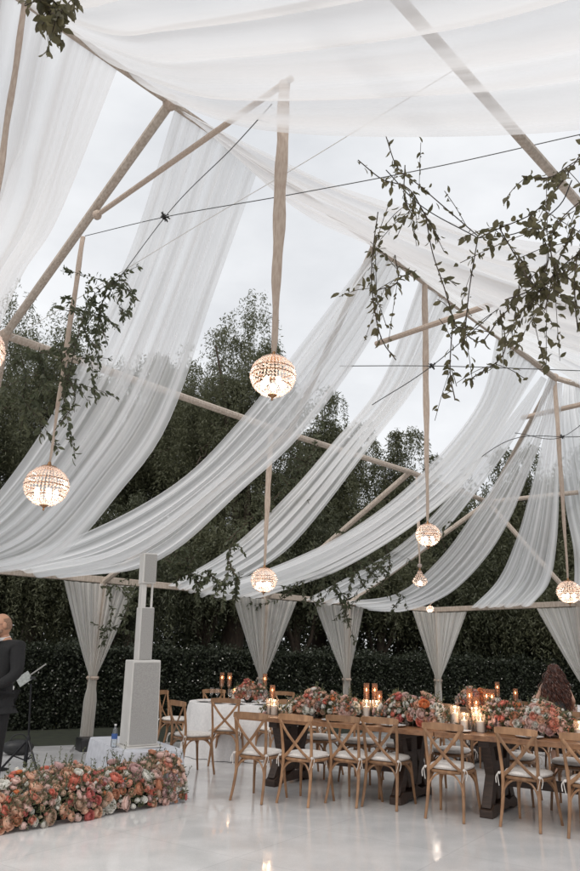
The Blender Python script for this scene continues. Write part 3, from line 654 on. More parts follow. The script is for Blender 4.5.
vine([pl([(280, 600), (310, 575), (345, 555), (380, 540), (415, 510), (440, 490)], 14.5), pl([(330, 565), (335, 590)], 14.5), pl([(385, 540), (390, 565), (380, 590)], 14.5), pl([(415, 510), (440, 520), (447, 500)], 14.2), pl([(350, 553), (355, 575)], 14.5)],
     'long garland along the eave between the two distant lamps', .09, 52, 'leaf_vine2', seed=10, twigs=6, side=.26, stem_r=.009)
vine([pl([(390, 612), (405, 590), (400, 575)], 15.5), pl([(278, 600), (262, 604), (240, 602)], 15.5)], 'thin garland pieces trailing off the eave left of the third curtain', .085, 40, 'leaf_vine2', seed=11, twigs=4, side=.13)

# ------------------------------------------------------------ chairs
def make_chair():
    t_ = thing('crossback_chair', '', 'chair')
    W = M['chair']; SZ = .45
    for sx in (-1, 1):
        MB().tube(crom([(sx*.205, -.275, 0), (sx*.196, -.235, .14), (sx*.188, -.205, .30), (sx*.186, -.198, .46), (sx*.196, -.215, .64), (sx*.206, -.255, .855)], 14), [.0145, .015, .016, .017, .018, .018, .018, .018, .017, .017, .016, .016, .015, .014], 8).build('back_leg', W, t_)
        MB().tube(crom([(sx*.225, .235, 0), (sx*.208, .205, .2), (sx*.190, .180, .43)], 8), [.0135, .014, .015, .016, .017, .018, .018, .018], 8).build('front_leg', W, t_)
    # seat ring
    def rr(a, rx, ry, e_=3.2):
        c_, s_ = math.cos(a), math.sin(a); return (rx*math.copysign(abs(c_)**(2/e_), c_), ry*math.copysign(abs(s_)**(2/e_), s_))
    def seatloop(rx, ry, z, n=32):
        o_ = []
        for j in range(n):
            x, y = rr(2*PI*j/n, rx, ry); x *= (1+.10*(y/ry)*.5); o_.append((x, y, z))
        return o_
    sb = MB(); n = 32; loops = [seatloop(.205, .205, SZ-.032), seatloop(.222, .222, SZ-.024), seatloop(.225, .225, SZ-.008), seatloop(.215, .215, SZ), seatloop(.1, .1, SZ-.002)]
    vs = sum(loops, []); fs = []
    for i in range(len(loops)-1):
        for j in range(n): fs.append((i*n+j, i*n+(j+1) % n, (i+1)*n+(j+1) % n, (i+1)*n+j))
    fs.append(tuple(range(n-1, -1, -1))); fs.append(tuple(4*n+j for j in range(n))); sb.add(vs, fs).build('seat', W, t_)
    cu = MB(); loops = [seatloop(.17, .17, SZ+.002), seatloop(.208, .208, SZ+.008), seatloop(.219, .219, SZ+.026), seatloop(.205, .205, SZ+.046), seatloop(.15, .15, SZ+.056), seatloop(.06, .06, SZ+.058)]
    vs = sum(loops, []); fs = []
    for i in range(len(loops)-1):
        for j in range(n): fs.append((i*n+j, i*n+(j+1) % n, (i+1)*n+(j+1) % n, (i+1)*n+j))
    fs.append(tuple(range(n-1, -1, -1))); fs.append(tuple(5*n+j for j in range(n)))
    cus = cu.add(vs, fs).build('seat_cushion', M['cushion'], t_)
    for sx in (-1, 1):
        tb = MB(); q = (sx*.20, -.205, SZ+.03)
        tb.tube(crom([q, (sx*.222, -.235, SZ+.02), (sx*.215, -.25, SZ-.03), (sx*.20, -.262, SZ-.09)], 8), .006, 4, flat=(1, .4))
        tb.tube(crom([q, (sx*.235, -.215, SZ+.01), (sx*.245, -.235, SZ-.02), (sx*.236, -.25, SZ-.07)], 8), .006, 4, flat=(1, .4))
        tb.ell((sx*.212, -.225, SZ+.02), (.016, .014, .014), 7, 5); tb.build('cushion_tie', M['cushion'], cus)
    # top rail: bowed board
    tr = []; 
    for i in range(15):
        f = -1+2*i/14; x = f*.228; y = -.253-.040*(1-f*f)+.004; zc = .862+.006*(1-f*f); hh = .033*(1-.25*f**6)
        tr.append([(x, y-.011, zc-hh), (x, y+.011, zc-hh), (x, y+.009, zc+hh), (x, y-.009, zc+hh), (x, y-.011, zc-hh)])
    rb = MB().grid(tr, uv=False); 
    rb.f.append((0, 1, 2, 3)); e_ = 14*5; rb.f.append((e_+3, e_+2, e_+1, e_))
    rb.build('top_rail', W, t_, bevel=0)
    for sx in (-1, 1):
        dy = .006*sx
        MB().tube(crom([(sx*.195, -.268+dy, .835), (sx*.09, -.262+dy, .70), (0, -.247+dy, .605), (-sx*.10, -.226+dy, .51), (-sx*.178, -.206+dy, .45)], 12), .016, 6, flat=(.38, 1.05), up=(0, 1, .15)).build('cross_slat', W, t_)
    # bent hoops under the seat
    for (a, b) in (((-.196, -.222, .24), (.196, -.222, .24)), ((-.205, .20, .25), (.205, .20, .25)), ((-.194, -.215, .25), (-.203, .20, .26)), ((.194, -.215, .25), (.203, .20, .26))):
        a = Vector(a); b = Vector(b); m_ = (a+b)/2; up = Vector((0, 0, .42-a.z))
        ins = Vector((-m_.x, -m_.y, 0)); ins = ins.normalized()*.03 if ins.length > .05 else ins
        MB().tube(crom([a, a.lerp(m_, .16)+up*.55+ins*.4, a.lerp(m_, .5)+up*.92+ins, m_+up+ins, b.lerp(m_, .5)+up*.92+ins, b.lerp(m_, .16)+up*.55+ins*.4, b], 18), .0105, 6).build('hoop_brace', W, t_)
    return t_
CH = make_chair(); CU = [False]
for c_ in CH.children_recursive:
    for v_ in c_.data.vertices: v_.co.x *= CHX; v_.co.z *= .975
TD = Vector((.84, -.543, 0)).normalized(); ND = Vector((.543, .84, 0)).normalized(); TR = math.atan2(TD.y, TD.x)
ordn = ['first', 'second', 'third', 'fourth', 'fifth', 'sixth', 'seventh', 'eighth', 'ninth', 'tenth', 'eleventh', 'twelfth']
def chair_at(p_, face, label, group):   # p_: seat centre on floor ; face: direction faced
    return place(CH, CU, (p_.x, p_.y, FZ), math.atan2(face.y, face.x)-PI/2, label, group)
near_px = [(250, 716, 4), (295, 718, 0), (342, 719, -4), (379, 721, 3), (442, 727, 2), (515, 732, -7), (583, 738, -3)]
ncs = []
for i, (x, y, j) in enumerate(near_px):
    b_ = atz(x, y, .868); f_ = ND.copy(); f_.rotate(Matrix.Rotation(R(j), 3, 'Z')); c_ = b_+f_*.26; ncs.append(c_)
    lb = ['crossback chair at the left end of the near side of the long wooden table', 'crossback chair second from left on the near side of the long wooden table', 'crossback chair third from left, near side, close beside the fourth', 'crossback chair fourth from left on the near side of the long table',
          'crossback chair fifth from left, near side, standing alone between two trestles', 'large near crossback chair, second from the right edge of the photo', 'nearest crossback chair, cut off by the right edge of the photo'][i]
    chair_at(c_, f_, lb, 'crossback chairs along the near side of the long table')

# ------------------------------------------------------------ tables
TZ = .76+FZ
def trestle_table(c_, ln, wdt, rz, label, group):
    t_ = thing('trestle_table', label, 'table', (c_.x, c_.y, FZ), rz, group)
    tp = MB(); nb = 5
    for i in range(nb):
        y = -wdt/2+wdt*(i+.5)/nb; tp.box((0, y, .735), (ln, wdt/nb-.004, .05))
    tp.box((0, 0, .725), (ln-.01, wdt-.03, .028))
    tp.build('tabletop', M['tabletop'], t_, smooth=False, bevel=.003)
    for sx in (-1, 1):
        x = sx*(ln/2-.48); l_ = MB()
        for sy in (-1, 1):
            l_.add([(x-.05, sy*.10-.075, .14), (x+.05, sy*.10-.075, .14), (x+.05, sy*.10+.075, .14), (x-.05, sy*.10+.075, .14), (x-.05, sy*.30-.06, .64), (x+.05, sy*.30-.06, .64), (x+.05, sy*.30+.06, .64), (x-.05, sy*.30+.06, .64)],
                   [(3, 2, 1, 0), (4, 5, 6, 7), (0, 1, 5, 4), (1, 2, 6, 5), (2, 3, 7, 6), (3, 0, 4, 7)])
            l_.add([(x-.048, sy*.36-.07, .09), (x+.048, sy*.36-.07, .09), (x+.048, sy*.36+.07, .09), (x-.048, sy*.36+.07, .09), (x-.048, sy*.12-.07, .50), (x+.048, sy*.12-.07, .50), (x+.048, sy*.12+.07, .50), (x-.048, sy*.12+.07, .50)],
                   [(3, 2, 1, 0), (4, 5, 6, 7), (0, 1, 5, 4), (1, 2, 6, 5), (2, 3, 7, 6), (3, 0, 4, 7)])
        l_.box((x, 0, .675), (.12, .84, .07))
        l_.box((x, 0, .40), (.09, .16, .5))
        # shaped foot
        pr = [(-.44, 0), (-.44, .07), (-.36, .115), (-.15, .10), (0, .15), (.15, .10), (.36, .115), (.44, .07), (.44, 0), (.30, 0), (.22, .03), (-.22, .03), (-.30, 0)]
        n_ = len(pr); l_.add([(x-.065, y, z) for y, z in pr]+[(x+.065, y, z) for y, z in pr], [tuple(range(n_-1, -1, -1)), tuple(range(n_, 2*n_))]+[(i, (i+1) % n_, n_+(i+1) % n_, n_+i) for i in range(n_)])
        l_.build('trestle', M['trestle'], t_, smooth=False, bevel=.006)
    MB().box((0, 0, .30), (ln-1.05, .05, .10)).build('stretcher', M['trestle'], t_, smooth=False, bevel=.004)
    return t_
TW = 1.06; L1 = 2.55
t0 = atz(249, 721.5, TZ)   # near left corner of long table, set back so the chair seats just reach under it
t0 = t0+ND*(sum((c_-t0).dot(ND) for c_ in ncs)/len(ncs)+.13)-TD*.65; t0.z = 0
t1c = t0+TD*(L1/2)+ND*(TW/2); t2c = t1c+TD*(L1+.012); t3c = t2c+TD*(L1+.012)
for c_, lb in ((t1c, 'left half of the near long wooden trestle table'), (t2c, 'right half of the near long wooden trestle table')):
    trestle_table(c_, L1, TW, TR, lb, 'near long table halves')
# far side chairs, facing the viewer
fr_t = [.5, 1.1, 1.7, 2.3, 3.05, 3.65, 4.25, 4.8]
for i, q in enumerate(fr_t):
    c_ = t0+TD*q+ND*(TW+.16); f_ = -ND; f_.rotate(Matrix.Rotation(R(rnd.uniform(-5, 5)), 3, 'Z'))
    chair_at(c_, f_, 'crossback chair facing us, %s from the left across the near long table' % ordn[i], 'crossback chairs across the near long table')
# second long table row
row2 = t0+ND*3.35+TD*1.15
u1c = row2+TD*(L1/2)+ND*(TW/2); u2c = u1c+TD*(L1+.012)
for c_, lb in ((u1c, 'left half of the second long wooden table, behind the near one'), (u2c, 'right half of the second long wooden table, by the woman')):
    trestle_table(c_, L1, TW, TR, lb, 'second long table halves')
for i, q in enumerate([.35, .95, 1.65, 2.25, 3.1, 4.2, 4.8]):
    chair_at(row2+TD*q-ND*.14, ND, 'crossback chair, %s from left on our side of the second long table' % ordn[i], 'crossback chairs at the second long table')
for i, q in enumerate([.35, .95, 1.65, 2.25, 3.1, 3.7, 4.3, 4.8]):
    chair_at(row2+TD*q+ND*(TW+.16), -ND, 'crossback chair, %s from left on the hedge side of the second table' % ordn[i], 'crossback chairs at the second long table')
# round table
rc = Vector((-.62, 11.9, 0))
def round_table(rc, rad, label, seed=0):
    t_ = thing('round_table', label, 'table', (rc.x, rc.y, FZ))
    MB().lathe([(rad-.03, .71), (rad-.03, .745)], n=40).build('tabletop', M['trestle'], t_)
    fr_ = MB()
    for j in range(4):
        a_ = PI/4+j*PI/2; fr_.tube([(math.cos(a_)*.3, math.sin(a_)*.3, .70), (math.cos(a_)*.5, math.sin(a_)*.5, 0)], .02, 6)
    fr_.build('folding_legs', M['blackmetal'], t_)
    return t_
def round_cloth(rc, rad, label, seed=0):
    rg = random.Random(seed); n = 160; P = []; ph = [rg.uniform(0, 6.28) for _ in range(4)]
    for j in range(n+1):
        a_ = 2*PI*(j % n)/n; row = [(0, 0, .752)]
        for r_ in (.3, .6, .85, .97, .995): row.append((math.cos(a_)*rad*r_, math.sin(a_)*rad*r_, .752))
        for i in range(1, 11):
            f = i/10; z = .748*(1-f)+.006; fo_ = (math.sin(a_*19+ph[0])*.035+math.sin(a_*11+ph[1])*.03+math.sin(a_*31+ph[2])*.012)*f
            rr_ = rad*(1+.05*f)+fo_+.01; row.append((math.cos(a_)*rr_, math.sin(a_)*rr_, z))
        P.append(row)
    o_ = MB().grid(P, uv=False).build('tablecloth', M['cloth'], loc=(rc.x, rc.y, FZ)); return tag(o_, label, 'tablecloth')
round_table(rc, .80, 'round table hidden under a floor-length white cloth at left'); round_cloth(rc, .82, 'floor-length white tablecloth on the round table at left', 3)
rch = [(200, 12, 'beside the white column, seen edge-on'), (175, 14, 'facing us from the far left of the round table'), (243, 0, 'with its back to us in front of the white tablecloth'), (290, 0, 'at the right of the round table, behind the long table end'), (60, 0, 'behind the round table on the hedge side'), (110, 0, 'behind the round table close to the left candles'), (335, 0, 'right of the round table, turned toward it')]
lc_ = atz(177, 700, .91); lf_ = Vector((.80, .60, 0)); chair_at(lc_+lf_*.26, lf_, 'crossback chair just right of the white column, seat turned to the right', 'crossback chairs around the round table')
for i, (deg, tw, lb) in enumerate([ (168, 0, 'crossback chair at the far left of the round table'), (263, 0, 'crossback chair with its back to us in front of the white tablecloth'),
        (300, 0, 'crossback chair right of the round table, behind the long table end'), (115, 0, 'crossback chair behind the round table beside the left candles'), (60, 0, 'crossback chair behind the round table under the curtained post'), (345, 0, 'crossback chair on the right side of the round table')]):
    d_ = Vector((math.cos(R(deg)), math.sin(R(deg)), 0)); chair_at(rc+d_*(.82+.24), -d_, lb, 'crossback chairs around the round table')
# distant round table at right with cloth
rc2 = row2+TD*-1.3+ND*.9
rc3 = Vector((4.9, 13.6, 0)); round_table(rc3, .8, 'round table under a white cloth beyond the woman at right'); round_cloth(rc3, .82, 'white tablecloth on the far round table beyond the woman', 5)
for i, deg in enumerate((150, 200, 250, 300)):
    d_ = Vector((math.cos(R(deg)), math.sin(R(deg)), 0)); chair_at(rc3+d_*1.06, -d_, 'crossback chair, %s clockwise at the far round table beyond the woman' % ordn[i], 'crossback chairs at the far round table')

# ------------------------------------------------------------ flowers
def bloom_mesh(kind, col):
    b_ = MB(); rg = random.Random(hash(kind+col) % 1000 if False else sum(map(ord, kind+col)))
    def petal(az, r0, z0, ln, wd__, tilt, cup):
        ca, sa = math.cos(az), math.sin(az); P = []
        for i in range(4):
            f = i/3; row = []; w_ = wd__*math.sin(PI*(.18+.66*f))*(1 if i < 3 else .8)
            out_ = r0+ln*f*math.sin(tilt*(.45+.55*f)); z = z0+ln*f*math.cos(tilt*(.55+.45*f))
            for j in (-1, 0, 1):
                o2 = out_-abs(j)*cup*w_; row.append((ca*o2-sa*j*w_, sa*o2+ca*j*w_, z+abs(j)*cup*w_*.2))
            P.append(row)
        b_.grid(P, uv=False)
    def wrap(az, rad, top, hw, fl, zs=.86):
        P = []
        for i in range(5):
            pol = R(135)+(R(top)-R(135))*i/4; row = []
            for j in range(5):
                g_ = (j-2)/2; rr_ = rad*(1+fl*max(0, (i-2)/2)**2+.07*g_+.02*math.sin(7*g_+az))
                aa = az+g_*hw*(1-.12*(i == 4)); dz = -.05*rad*abs(g_)**2*(i == 4)
                row.append((rr_*math.sin(pol)*math.cos(aa), rr_*math.sin(pol)*math.sin(aa), rr_*math.cos(pol)*zs+dz))
            P.append(row)
        b_.grid(P, uv=False)
    if kind == 'rose':
        for ring, (n, rad, top, fl) in enumerate([(3, .30, 12, 0), (3, .46, 30, .02), (4, .62, 44, .05), (5, .77, 56, .10), (5, .90, 68, .18), (6, 1.0, 84, .24)]):
            for i in range(n): wrap(2*PI*(i+.37*ring)/n+rg.uniform(-.12, .12), rad, top+rg.uniform(-4, 4), PI/n*1.38, fl)
    elif kind == 'peony':
        for ring, (n, rad, top, fl) in enumerate([(5, .28, 15, .1), (6, .42, 28, .12), (7, .56, 40, .14), (8, .70, 50, .16), (8, .82, 60, .2), (7, .95, 74, .26), (6, 1.04, 92, .25)]):
            for i in range(n): wrap(2*PI*(i+.37*ring)/n+rg.uniform(-.2, .2), rad, top+rg.uniform(-9, 7), PI/n*1.1, fl+rg.uniform(-.05, .08), .72)
    else:
        b_.ell((0, 0, .0), (.55, .55, .5), 10, 6)
        for ring in range(5):
            n = 12
            for i in range(n): petal(2*PI*(i+.5*ring)/n, .28-.02*ring, -.15-.06*ring+.14*(4-ring)*.5, .45, .16, .3+.33*ring, .2)
    me = bpy.data.meshes.new('bloom'); me.from_pydata(b_.v, [], b_.f); me.polygons.foreach_set('use_smooth', [True]*len(me.polygons)); me.materials.append(M['b_'+col]); return me, b_
BM = {}
def bloom_of(kind, col):
    if (kind, col) not in BM: BM[(kind, col)] = bloom_mesh(kind, col)
    return BM[(kind, col)]
PAL = ['coral', 'coral', 'salmon', 'salmon', 'peach', 'peach', 'peach', 'peach', 'blush', 'blush', 'blush', 'blush', 'blush', 'cream', 'cream', 'cream', 'mauve', 'mauve', 'tan', 'tan', 'rust', 'orange', 'rose']
def flowers(t_, fn, n_part, n_more, rmin, rmax, rg, pal=PAL, named='bloom', tight=.78):
    """fn(rg)->(pos, outward normal) in thing space"""
    pts = []; tries = 0
    while len(pts) < n_part+n_more and tries < (n_part+n_more)*40:
        tries += 1; p_, n_ = fn(rg); r_ = rg.uniform(rmin, rmax)*(1 if tries < (n_part+n_more)*20 else .75)
        if all((p_-q[0]).length > (r_+q[2])*tight for q in pts): pts.append((p_, n_, r_))
    pts.sort(key=lambda q: -q[2]); rest = {}
    for i, (p_, n_, r_) in enumerate(pts):
        col = rg.choice(pal); kd_ = rg.choice(['rose', 'rose', 'peony', 'pompon'] if col != 'cream' else ['pompon', 'pompon', 'rose', 'peony'])
        me, b_ = bloom_of(kd_, col); rot = n_.to_track_quat('Z', 'Y').to_matrix() @ Matrix.Rotation(rg.uniform(0, 6), 3, 'Z')
        if i < n_part:
            o_ = bpy.data.objects.new(named, me); C.objects.link(o_); o_.parent = t_; o_.location = p_; o_.rotation_euler = rot.to_euler(); o_.scale = (r_, r_, r_*.95)
        else: rest.setdefault(col, []).append((b_, p_, rot, r_))
    for col, ls in list(rest.items())[:]:
        pass
    if rest:
        me = bpy.data.meshes.new('small_blooms'); V = []; F = []; MI = []
        for ci, (col, ls) in enumerate(rest.items()):
            me.materials.append(M['b_'+col])
            for b_, p_, rot, r_ in ls:
                k_ = len(V); V += [tuple(rot @ (Vector(v)*r_)+p_) for v in b_.v]; F += [tuple(i+k_ for i in f) for f in b_.f]; MI += [ci]*len(b_.f)
        me.from_pydata(V, [], F); me.polygons.foreach_set('material_index', MI); o_ = bpy.data.objects.new('small_blooms', me); C.objects.link(o_); o_.parent = t_; stuff(o_)
    return pts
def greens(t_, fn, n, ln, rg, name='foliage', up=.5):
    P_ = []; D_ = []
    for _ in range(n):
        p_, n_ = fn(rg); P_.append(p_-n_*ln*.6*rg.random()); D_.append(n_+Vector((rg.gauss(0, .5), rg.gauss(0, .5), up+rg.gauss(0, .4))))
    leafmesh(name, M['leaf_flower'], np.array([tuple(q) for q in P_]), np.array([tuple(q) for q in D_]), NR.uniform(.6, 1.3, n)*ln, NR.uniform(.2, .34, n)*ln, t_)
def sprigs(t_, fn, n, rg, hh=.14):
    b_ = MB(); P_ = []; D_ = []
    for _ in range(n):
        p_, n_ = fn(rg); d_ = (n_*.5+Vector((rg.gauss(0, .25), rg.gauss(0, .25), 1))).normalized(); L_ = hh*rg.uniform(.6, 1.3)
        b_.tube([p_, p_+d_*L_*.6, p_+d_*L_+Vector((rg.gauss(0, .01), rg.gauss(0, .01), 0))], .0022, 3)
        for k_ in range(10):
            q = p_+d_*L_*(.3+.7*k_/9); P_.append(tuple(q)); D_.append((rg.gauss(0, 1), rg.gauss(0, 1), .7))
    stuff(b_.build('sprig_stems', M['leaf_flower'], t_, smooth=False))
    leafmesh('sprig_leaves', M['leaf_flower'], np.array(P_), np.array(D_), NR.uniform(.015, .032, len(P_)), NR.uniform(.008, .014, len(P_)), t_)
# front left flower bed
fb0 = atz(0, 836, FZ); fb1 = atz(194, 800, FZ); fdir = (fb1-fb0).normalized(); fnrm = Vector((-fdir.y, fdir.x, 0)); fstart = fb0-fdir*.9; FL = (fb1-fstart).length
bed = thing('flower_bed', 'long low bank of coral, peach and white roses along the stage front', 'flower bed', (fstart.x, fstart.y, FZ), math.atan2(fdir.y, fdir.x))
def bedfn(rg):
    a_ = rg.uniform(-.12, PI*.86); x = rg.uniform(.06, FL-.05); endf = min(1, (FL-x)/.22+.35)
    wob = .04*math.sin(x*5)+.03*math.sin(x*11+1)
    hy, hz = (.29+wob*.5)*endf, (.29+wob)*endf
    y = .29-math.cos(a_)*hy; z = math.sin(a_)*hz+.055+abs(rg.gauss(0, .025))
    n_ = Vector((rg.gauss(0, .25)+(.8 if x > FL-.2 else 0), -math.cos(a_)+rg.gauss(0, .15), math.sin(a_)*1.0+rg.gauss(0, .15)+.12)).normalized()
    return Vector((x, y, z)), n_
rg = random.Random(3)
cb = []
for i in range(40):
    x = FL*i/39; e_ = min(1, (FL-x)/.25+.1); cb.append([(x, .33-math.cos(PI*j/8)*.17*e_, math.sin(PI*j/8)*.21*e_) for j in range(9)])
MB().grid(cb, uv=False).build('moss_base', M['hedge_core'], bed)
flowers(bed, bedfn, 100, 560, .020, .062, rg, PAL+['blush', 'cream', 'cream', 'peach', 'tan'], tight=.74)
greens(bed, bedfn, 6000, .05, rg, up=.1); sprigs(bed, bedfn, 110, rg, .15)

def arrangement(c_, rz, ln, wdt, hh, n, label, group, seed, r0=.022, r1=.056, pal=PAL):
    hh *= .86
    t_ = thing('flower_arrangement', label, 'flowers', (c_.x, c_.y, TZ), rz, group); rg = random.Random(seed)
    MB().lathe([(.04, 0), (.065, .02), (.075, .06), (.07, .075)], n=14).build('bowl', M['trestle'], t_)
    def fn(rg):
        a_ = rg.uniform(0, 2*PI); ph = math.acos(rg.uniform(-.15, 1)); x = math.sin(ph)*math.cos(a_); y = math.sin(ph)*math.sin(a_); z = math.cos(ph)
        l2 = 1+.16*math.sin(a_*3+seed)
        return Vector((x*ln/2*l2, y*wdt/2*l2, .10+max(z, -.25)*(hh-.10)*(1+.22*math.sin(x*7+seed)+.1*math.sin(x*15+2*seed)))), Vector((x, y, z*.9+.15)).normalized()
    core_ = MB().ell((0, 0, .11), (ln*.30, wdt*.30, (hh-.1)*.5), 12, 8).build('floral_foam', M['moss'], t_)
    flowers(t_, fn, 99, int(n*1.2), r0, r1, rg, pal, tight=.74); greens(t_, fn, 260+n*16, .06, rg, up=.1); sprigs(t_, fn, 10, rg, .10)
    return t_
PALW = PAL+['cream', 'cream', 'cream', 'blush', 'blush', 'peach', 'peach']
def ta(q, off_=0.0): return t0+TD*(q+.36)+ND*(TW/2+off_)
for i, (q, ln, hh, n, lb) in enumerate([(.50, .66, .34, 46, 'blush and peach flower centrepiece nearest the left end of the long table'), (.93, .34, .27, 20, 'small loose centrepiece beside the tall candlesticks on the long table'), (1.76, .86, .36, 56, 'coral and white flower centrepiece in the middle of the long table'),
         (3.02, 1.05, .36, 66, 'large blush, red and cream centrepiece left of the woman'), (3.88, .60, .37, 44, 'blush and orange centrepiece at the right edge of the long table')]):
    arrangement(ta(q), TR, ln, .42, hh, n, lb, 'flower centrepieces on the near long table', 40+i, pal=PALW)
rnr = thing('greenery_runner', 'loose runner of leaves and small pale blooms along the near long table', 'table runner', tuple(ta(1.95))[:2]+(TZ,), TR)
def rnfn(rg):
    x = rg.uniform(-2.25, 2.25); y = rg.gauss(0, .075); return Vector((x, y, .015+abs(rg.gauss(.04, .03)))), Vector((rg.gauss(0, .3), rg.gauss(0, .4)+y*3, 1)).normalized()
rg = random.Random(77); flowers(rnr, rnfn, 90, 0, .018, .036, rg, PALW, tight=.8); greens(rnr, rnfn, 1500, .07, rg, up=.2)
def ub(q, off_=0.0): return row2+TD*q+ND*(TW/2+off_)
for i, (q, ln, hh, n, lb) in enumerate([(.55, .5, .34, 26, 'small centrepiece at the left end of the second long table'), (1.75, .6, .42, 34, 'orange centrepiece on the second table before the far corner curtain'), (3.0, .7, .34, 36, 'mixed centrepiece on the second table just left of the woman'), (4.45, .6, .4, 34, 'peach centrepiece on the second table right of the woman')]):
    arrangement(ub(q), TR, ln, .4, hh, n, lb, 'flower centrepieces on the second long table', 60+i)
arrangement(rc+Vector((.10, 0, 0)), 0, .5, .42, .33, 34, 'peach and white centrepiece on the round white table at left', 'flower centrepieces on round tables', 71)
arrangement(rc3, 0, .5, .45, .42, 30, 'orange centrepiece on the far round table at the right edge', 'flower centrepieces on round tables', 72)

# ------------------------------------------------------------ candles, glasses, plates
def make_pillar(h_, r_, gh, gr):
    t_ = thing('pillar_candle', '', 'candle')
    MB().lathe([(r_, 0.003), (r_, h_-.004), (r_-.004, h_), (.004, h_-.008)], n=16).build('wax', M['candle'], t_)
    MB().lathe([(gr, 0), (gr, gh), (gr-.003, gh), (gr-.003, .004)], n=20, cap=False).build('glass_sleeve', M['glass'], t_)
    MB().lathe([(.001, h_), (.006, h_+.008), (.0045, h_+.02), (.0008, h_+.036)], n=8).build('flame', M['flame'], t_)
    l_ = bpy.data.lights.new('flame_light', 'POINT'); l_.energy = .55; l_.color = (1, .62, .36); l_.shadow_soft_size = .02
    lo = bpy.data.objects.new('flame_light', l_); C.objects.link(lo); lo.parent = t_; lo.location = (0, 0, h_+.055)
    return t_
def make_stick(h_):
    t_ = thing('candlestick', '', 'candlestick')
    MB().lathe([(.045, 0), (.043, .008), (.012, .018), (.007, .05), (.007, h_*.45), (.014, h_*.46), (.020, h_*.49), (.008, h_*.5)], n=14).build('stand', M['brass'], t_)
    MB().lathe([(.010, h_*.5), (.010, h_*.78), (.003, h_*.785)], n=10).build('taper', M['candle'], t_)
    MB().lathe([(.024, h_*.49), (.036, h_*.58), (.034, h_*.8), (.034, h_), (.032, h_), (.032, h_*.6)], n=18, cap=False).build('glass_chimney', M['amber'], t_)
    MB().lathe([(.001, h_*.785), (.008, h_*.80), (.006, h_*.83), (.0008, h_*.87)], n=8).build('flame', M['flame'], t_)
    return t_
def make_glass(kind):
    t_ = thing('wine_glass' if kind else 'water_glass', '', 'glass')
    pr = [(.032, 0), (.032, .003), (.004, .006), (.0035, .085), (.012, .095), (.034, .125), (.036, .15), (.030, .20)] if kind else [(.026, .002), (.03, .004), (.035, .11), (.034, .11), (.028, .008)]
    MB().lathe(pr, n=18, cap=False).build('glass_bowl', M['glass'], t_)
    return t_
def make_plate():
    t_ = thing('place_setting', '', 'plate')
    MB().lathe([(.07, 0), (.09, .004), (.135, .016), (.138, .020), (.09, .010), (.0, .008)], n=28).build('dinner_plate', M['plate'], t_)
    b_ = MB(); P = []
    for i in range(9):
        f = i/8; row = []
        for j in range(5):
            g_ = j/4-.5; row.append((g_*.09*(1-.25*math.sin(f*PI)), (f-.5)*.24, .022+.012*math.cos(g_*5)*(.6+.4*math.sin(f*9))))
        P.append(row)
    b_.grid(P, uv=False); b_.build('napkin', M['napkin'], t_)
    return t_
PR = {'pt': make_pillar(.17, .036, .24, .055), 'ps': make_pillar(.11, .036, .18, .055), 'st': make_stick(.42), 'sl': make_stick(.34), 'wg': make_glass(1), 'wt': make_glass(0), 'pl': make_plate()}
PU = {k_: [False] for k_ in PR}
def put(k_, p_, label, group, rz=0): return place(PR[k_], PU[k_], (p_.x, p_.y, TZ if k_ != 'x' else 0), rz, label, group)
def candle_light(p_, e_=1.2):
    pass
# near table
sticks = [(-.22, .06, 'sl', 'tall amber candlestick at the left end of the long table'), (1.10, .12, 'st', 'leftmost of the tall amber candlesticks by the blush centrepiece'), (1.17, .20, 'st', 'tallest amber candlestick in the left cluster on the long table'), (1.26, .14, 'sl', 'rightmost candlestick of the left cluster on the long table'),
          (2.36, .16, 'st', 'tall candlestick left of the pillar candles at mid table'), (2.46, .08, 'sl', 'shorter candlestick right beside the mid-table pillar candles'), (2.60, .20, 'st', 'candlestick just left of the largest flower centrepiece'), (2.52, .26, 'st', 'candlestick standing behind the largest centrepiece at its left')]
for q, o_, k_, lb in sticks: put(k_, ta(q, o_), lb, 'candlesticks on the near long table')
pill = [(-.14, -.10, 'ps', 'low pillar candle in glass at the left end of the long table'), (-.04, -.16, 'ps', 'low pillar candle beside the blush centrepiece at left'), (1.20, -.08, 'pt', 'white pillar candle left of the pair by the coral centrepiece'), (1.30, -.02, 'pt', 'white pillar candle next to the coral centrepiece'),
        (2.28, -.10, 'pt', 'taller lit pillar candle right of the coral centrepiece'), (2.40, -.16, 'ps', 'shorter lit pillar candle right of the coral centrepiece'), (2.50, -.06, 'pt', 'lit pillar candle in a glass sleeve before the red and cream flowers'), (2.58, -.17, 'ps', 'short pillar candle touching the red and cream flowers'), (3.58, -.2, 'ps', 'pillar candle between the two right-hand centrepieces')]
for q, o_, k_, lb in pill: put(k_, ta(q, o_), lb, 'pillar candles on the near long table')
seat_q = [(c_-t0).dot(TD) for c_ in ncs]
for i, q in enumerate(seat_q):
    if q < .1: q = .22
    put('pl', t0+TD*q+ND*.19, 'white plate with folded napkin, %s from left on the near edge' % ordn[i], 'place settings on the near long table', TR+rnd.uniform(-.2, .2))
    put('wg', t0+TD*(q+.16)+ND*.36, 'wine glass right of the %s plate from left, near edge' % ordn[i], 'wine glasses on the near long table')
    put('wt', t0+TD*(q+.07)+ND*.40, 'water tumbler above the %s plate from left, near edge' % ordn[i], 'water glasses on the near long table')
for i, q in enumerate(fr_t):
    put('pl', t0+TD*q+ND*(TW-.19), 'white plate with folded napkin, %s from left on the far edge' % ordn[i], 'place settings on the near long table', TR)
    put('wg', t0+TD*(q-.16)+ND*(TW-.36), 'wine glass beside the %s plate from left, far edge' % ordn[i], 'wine glasses on the near long table')
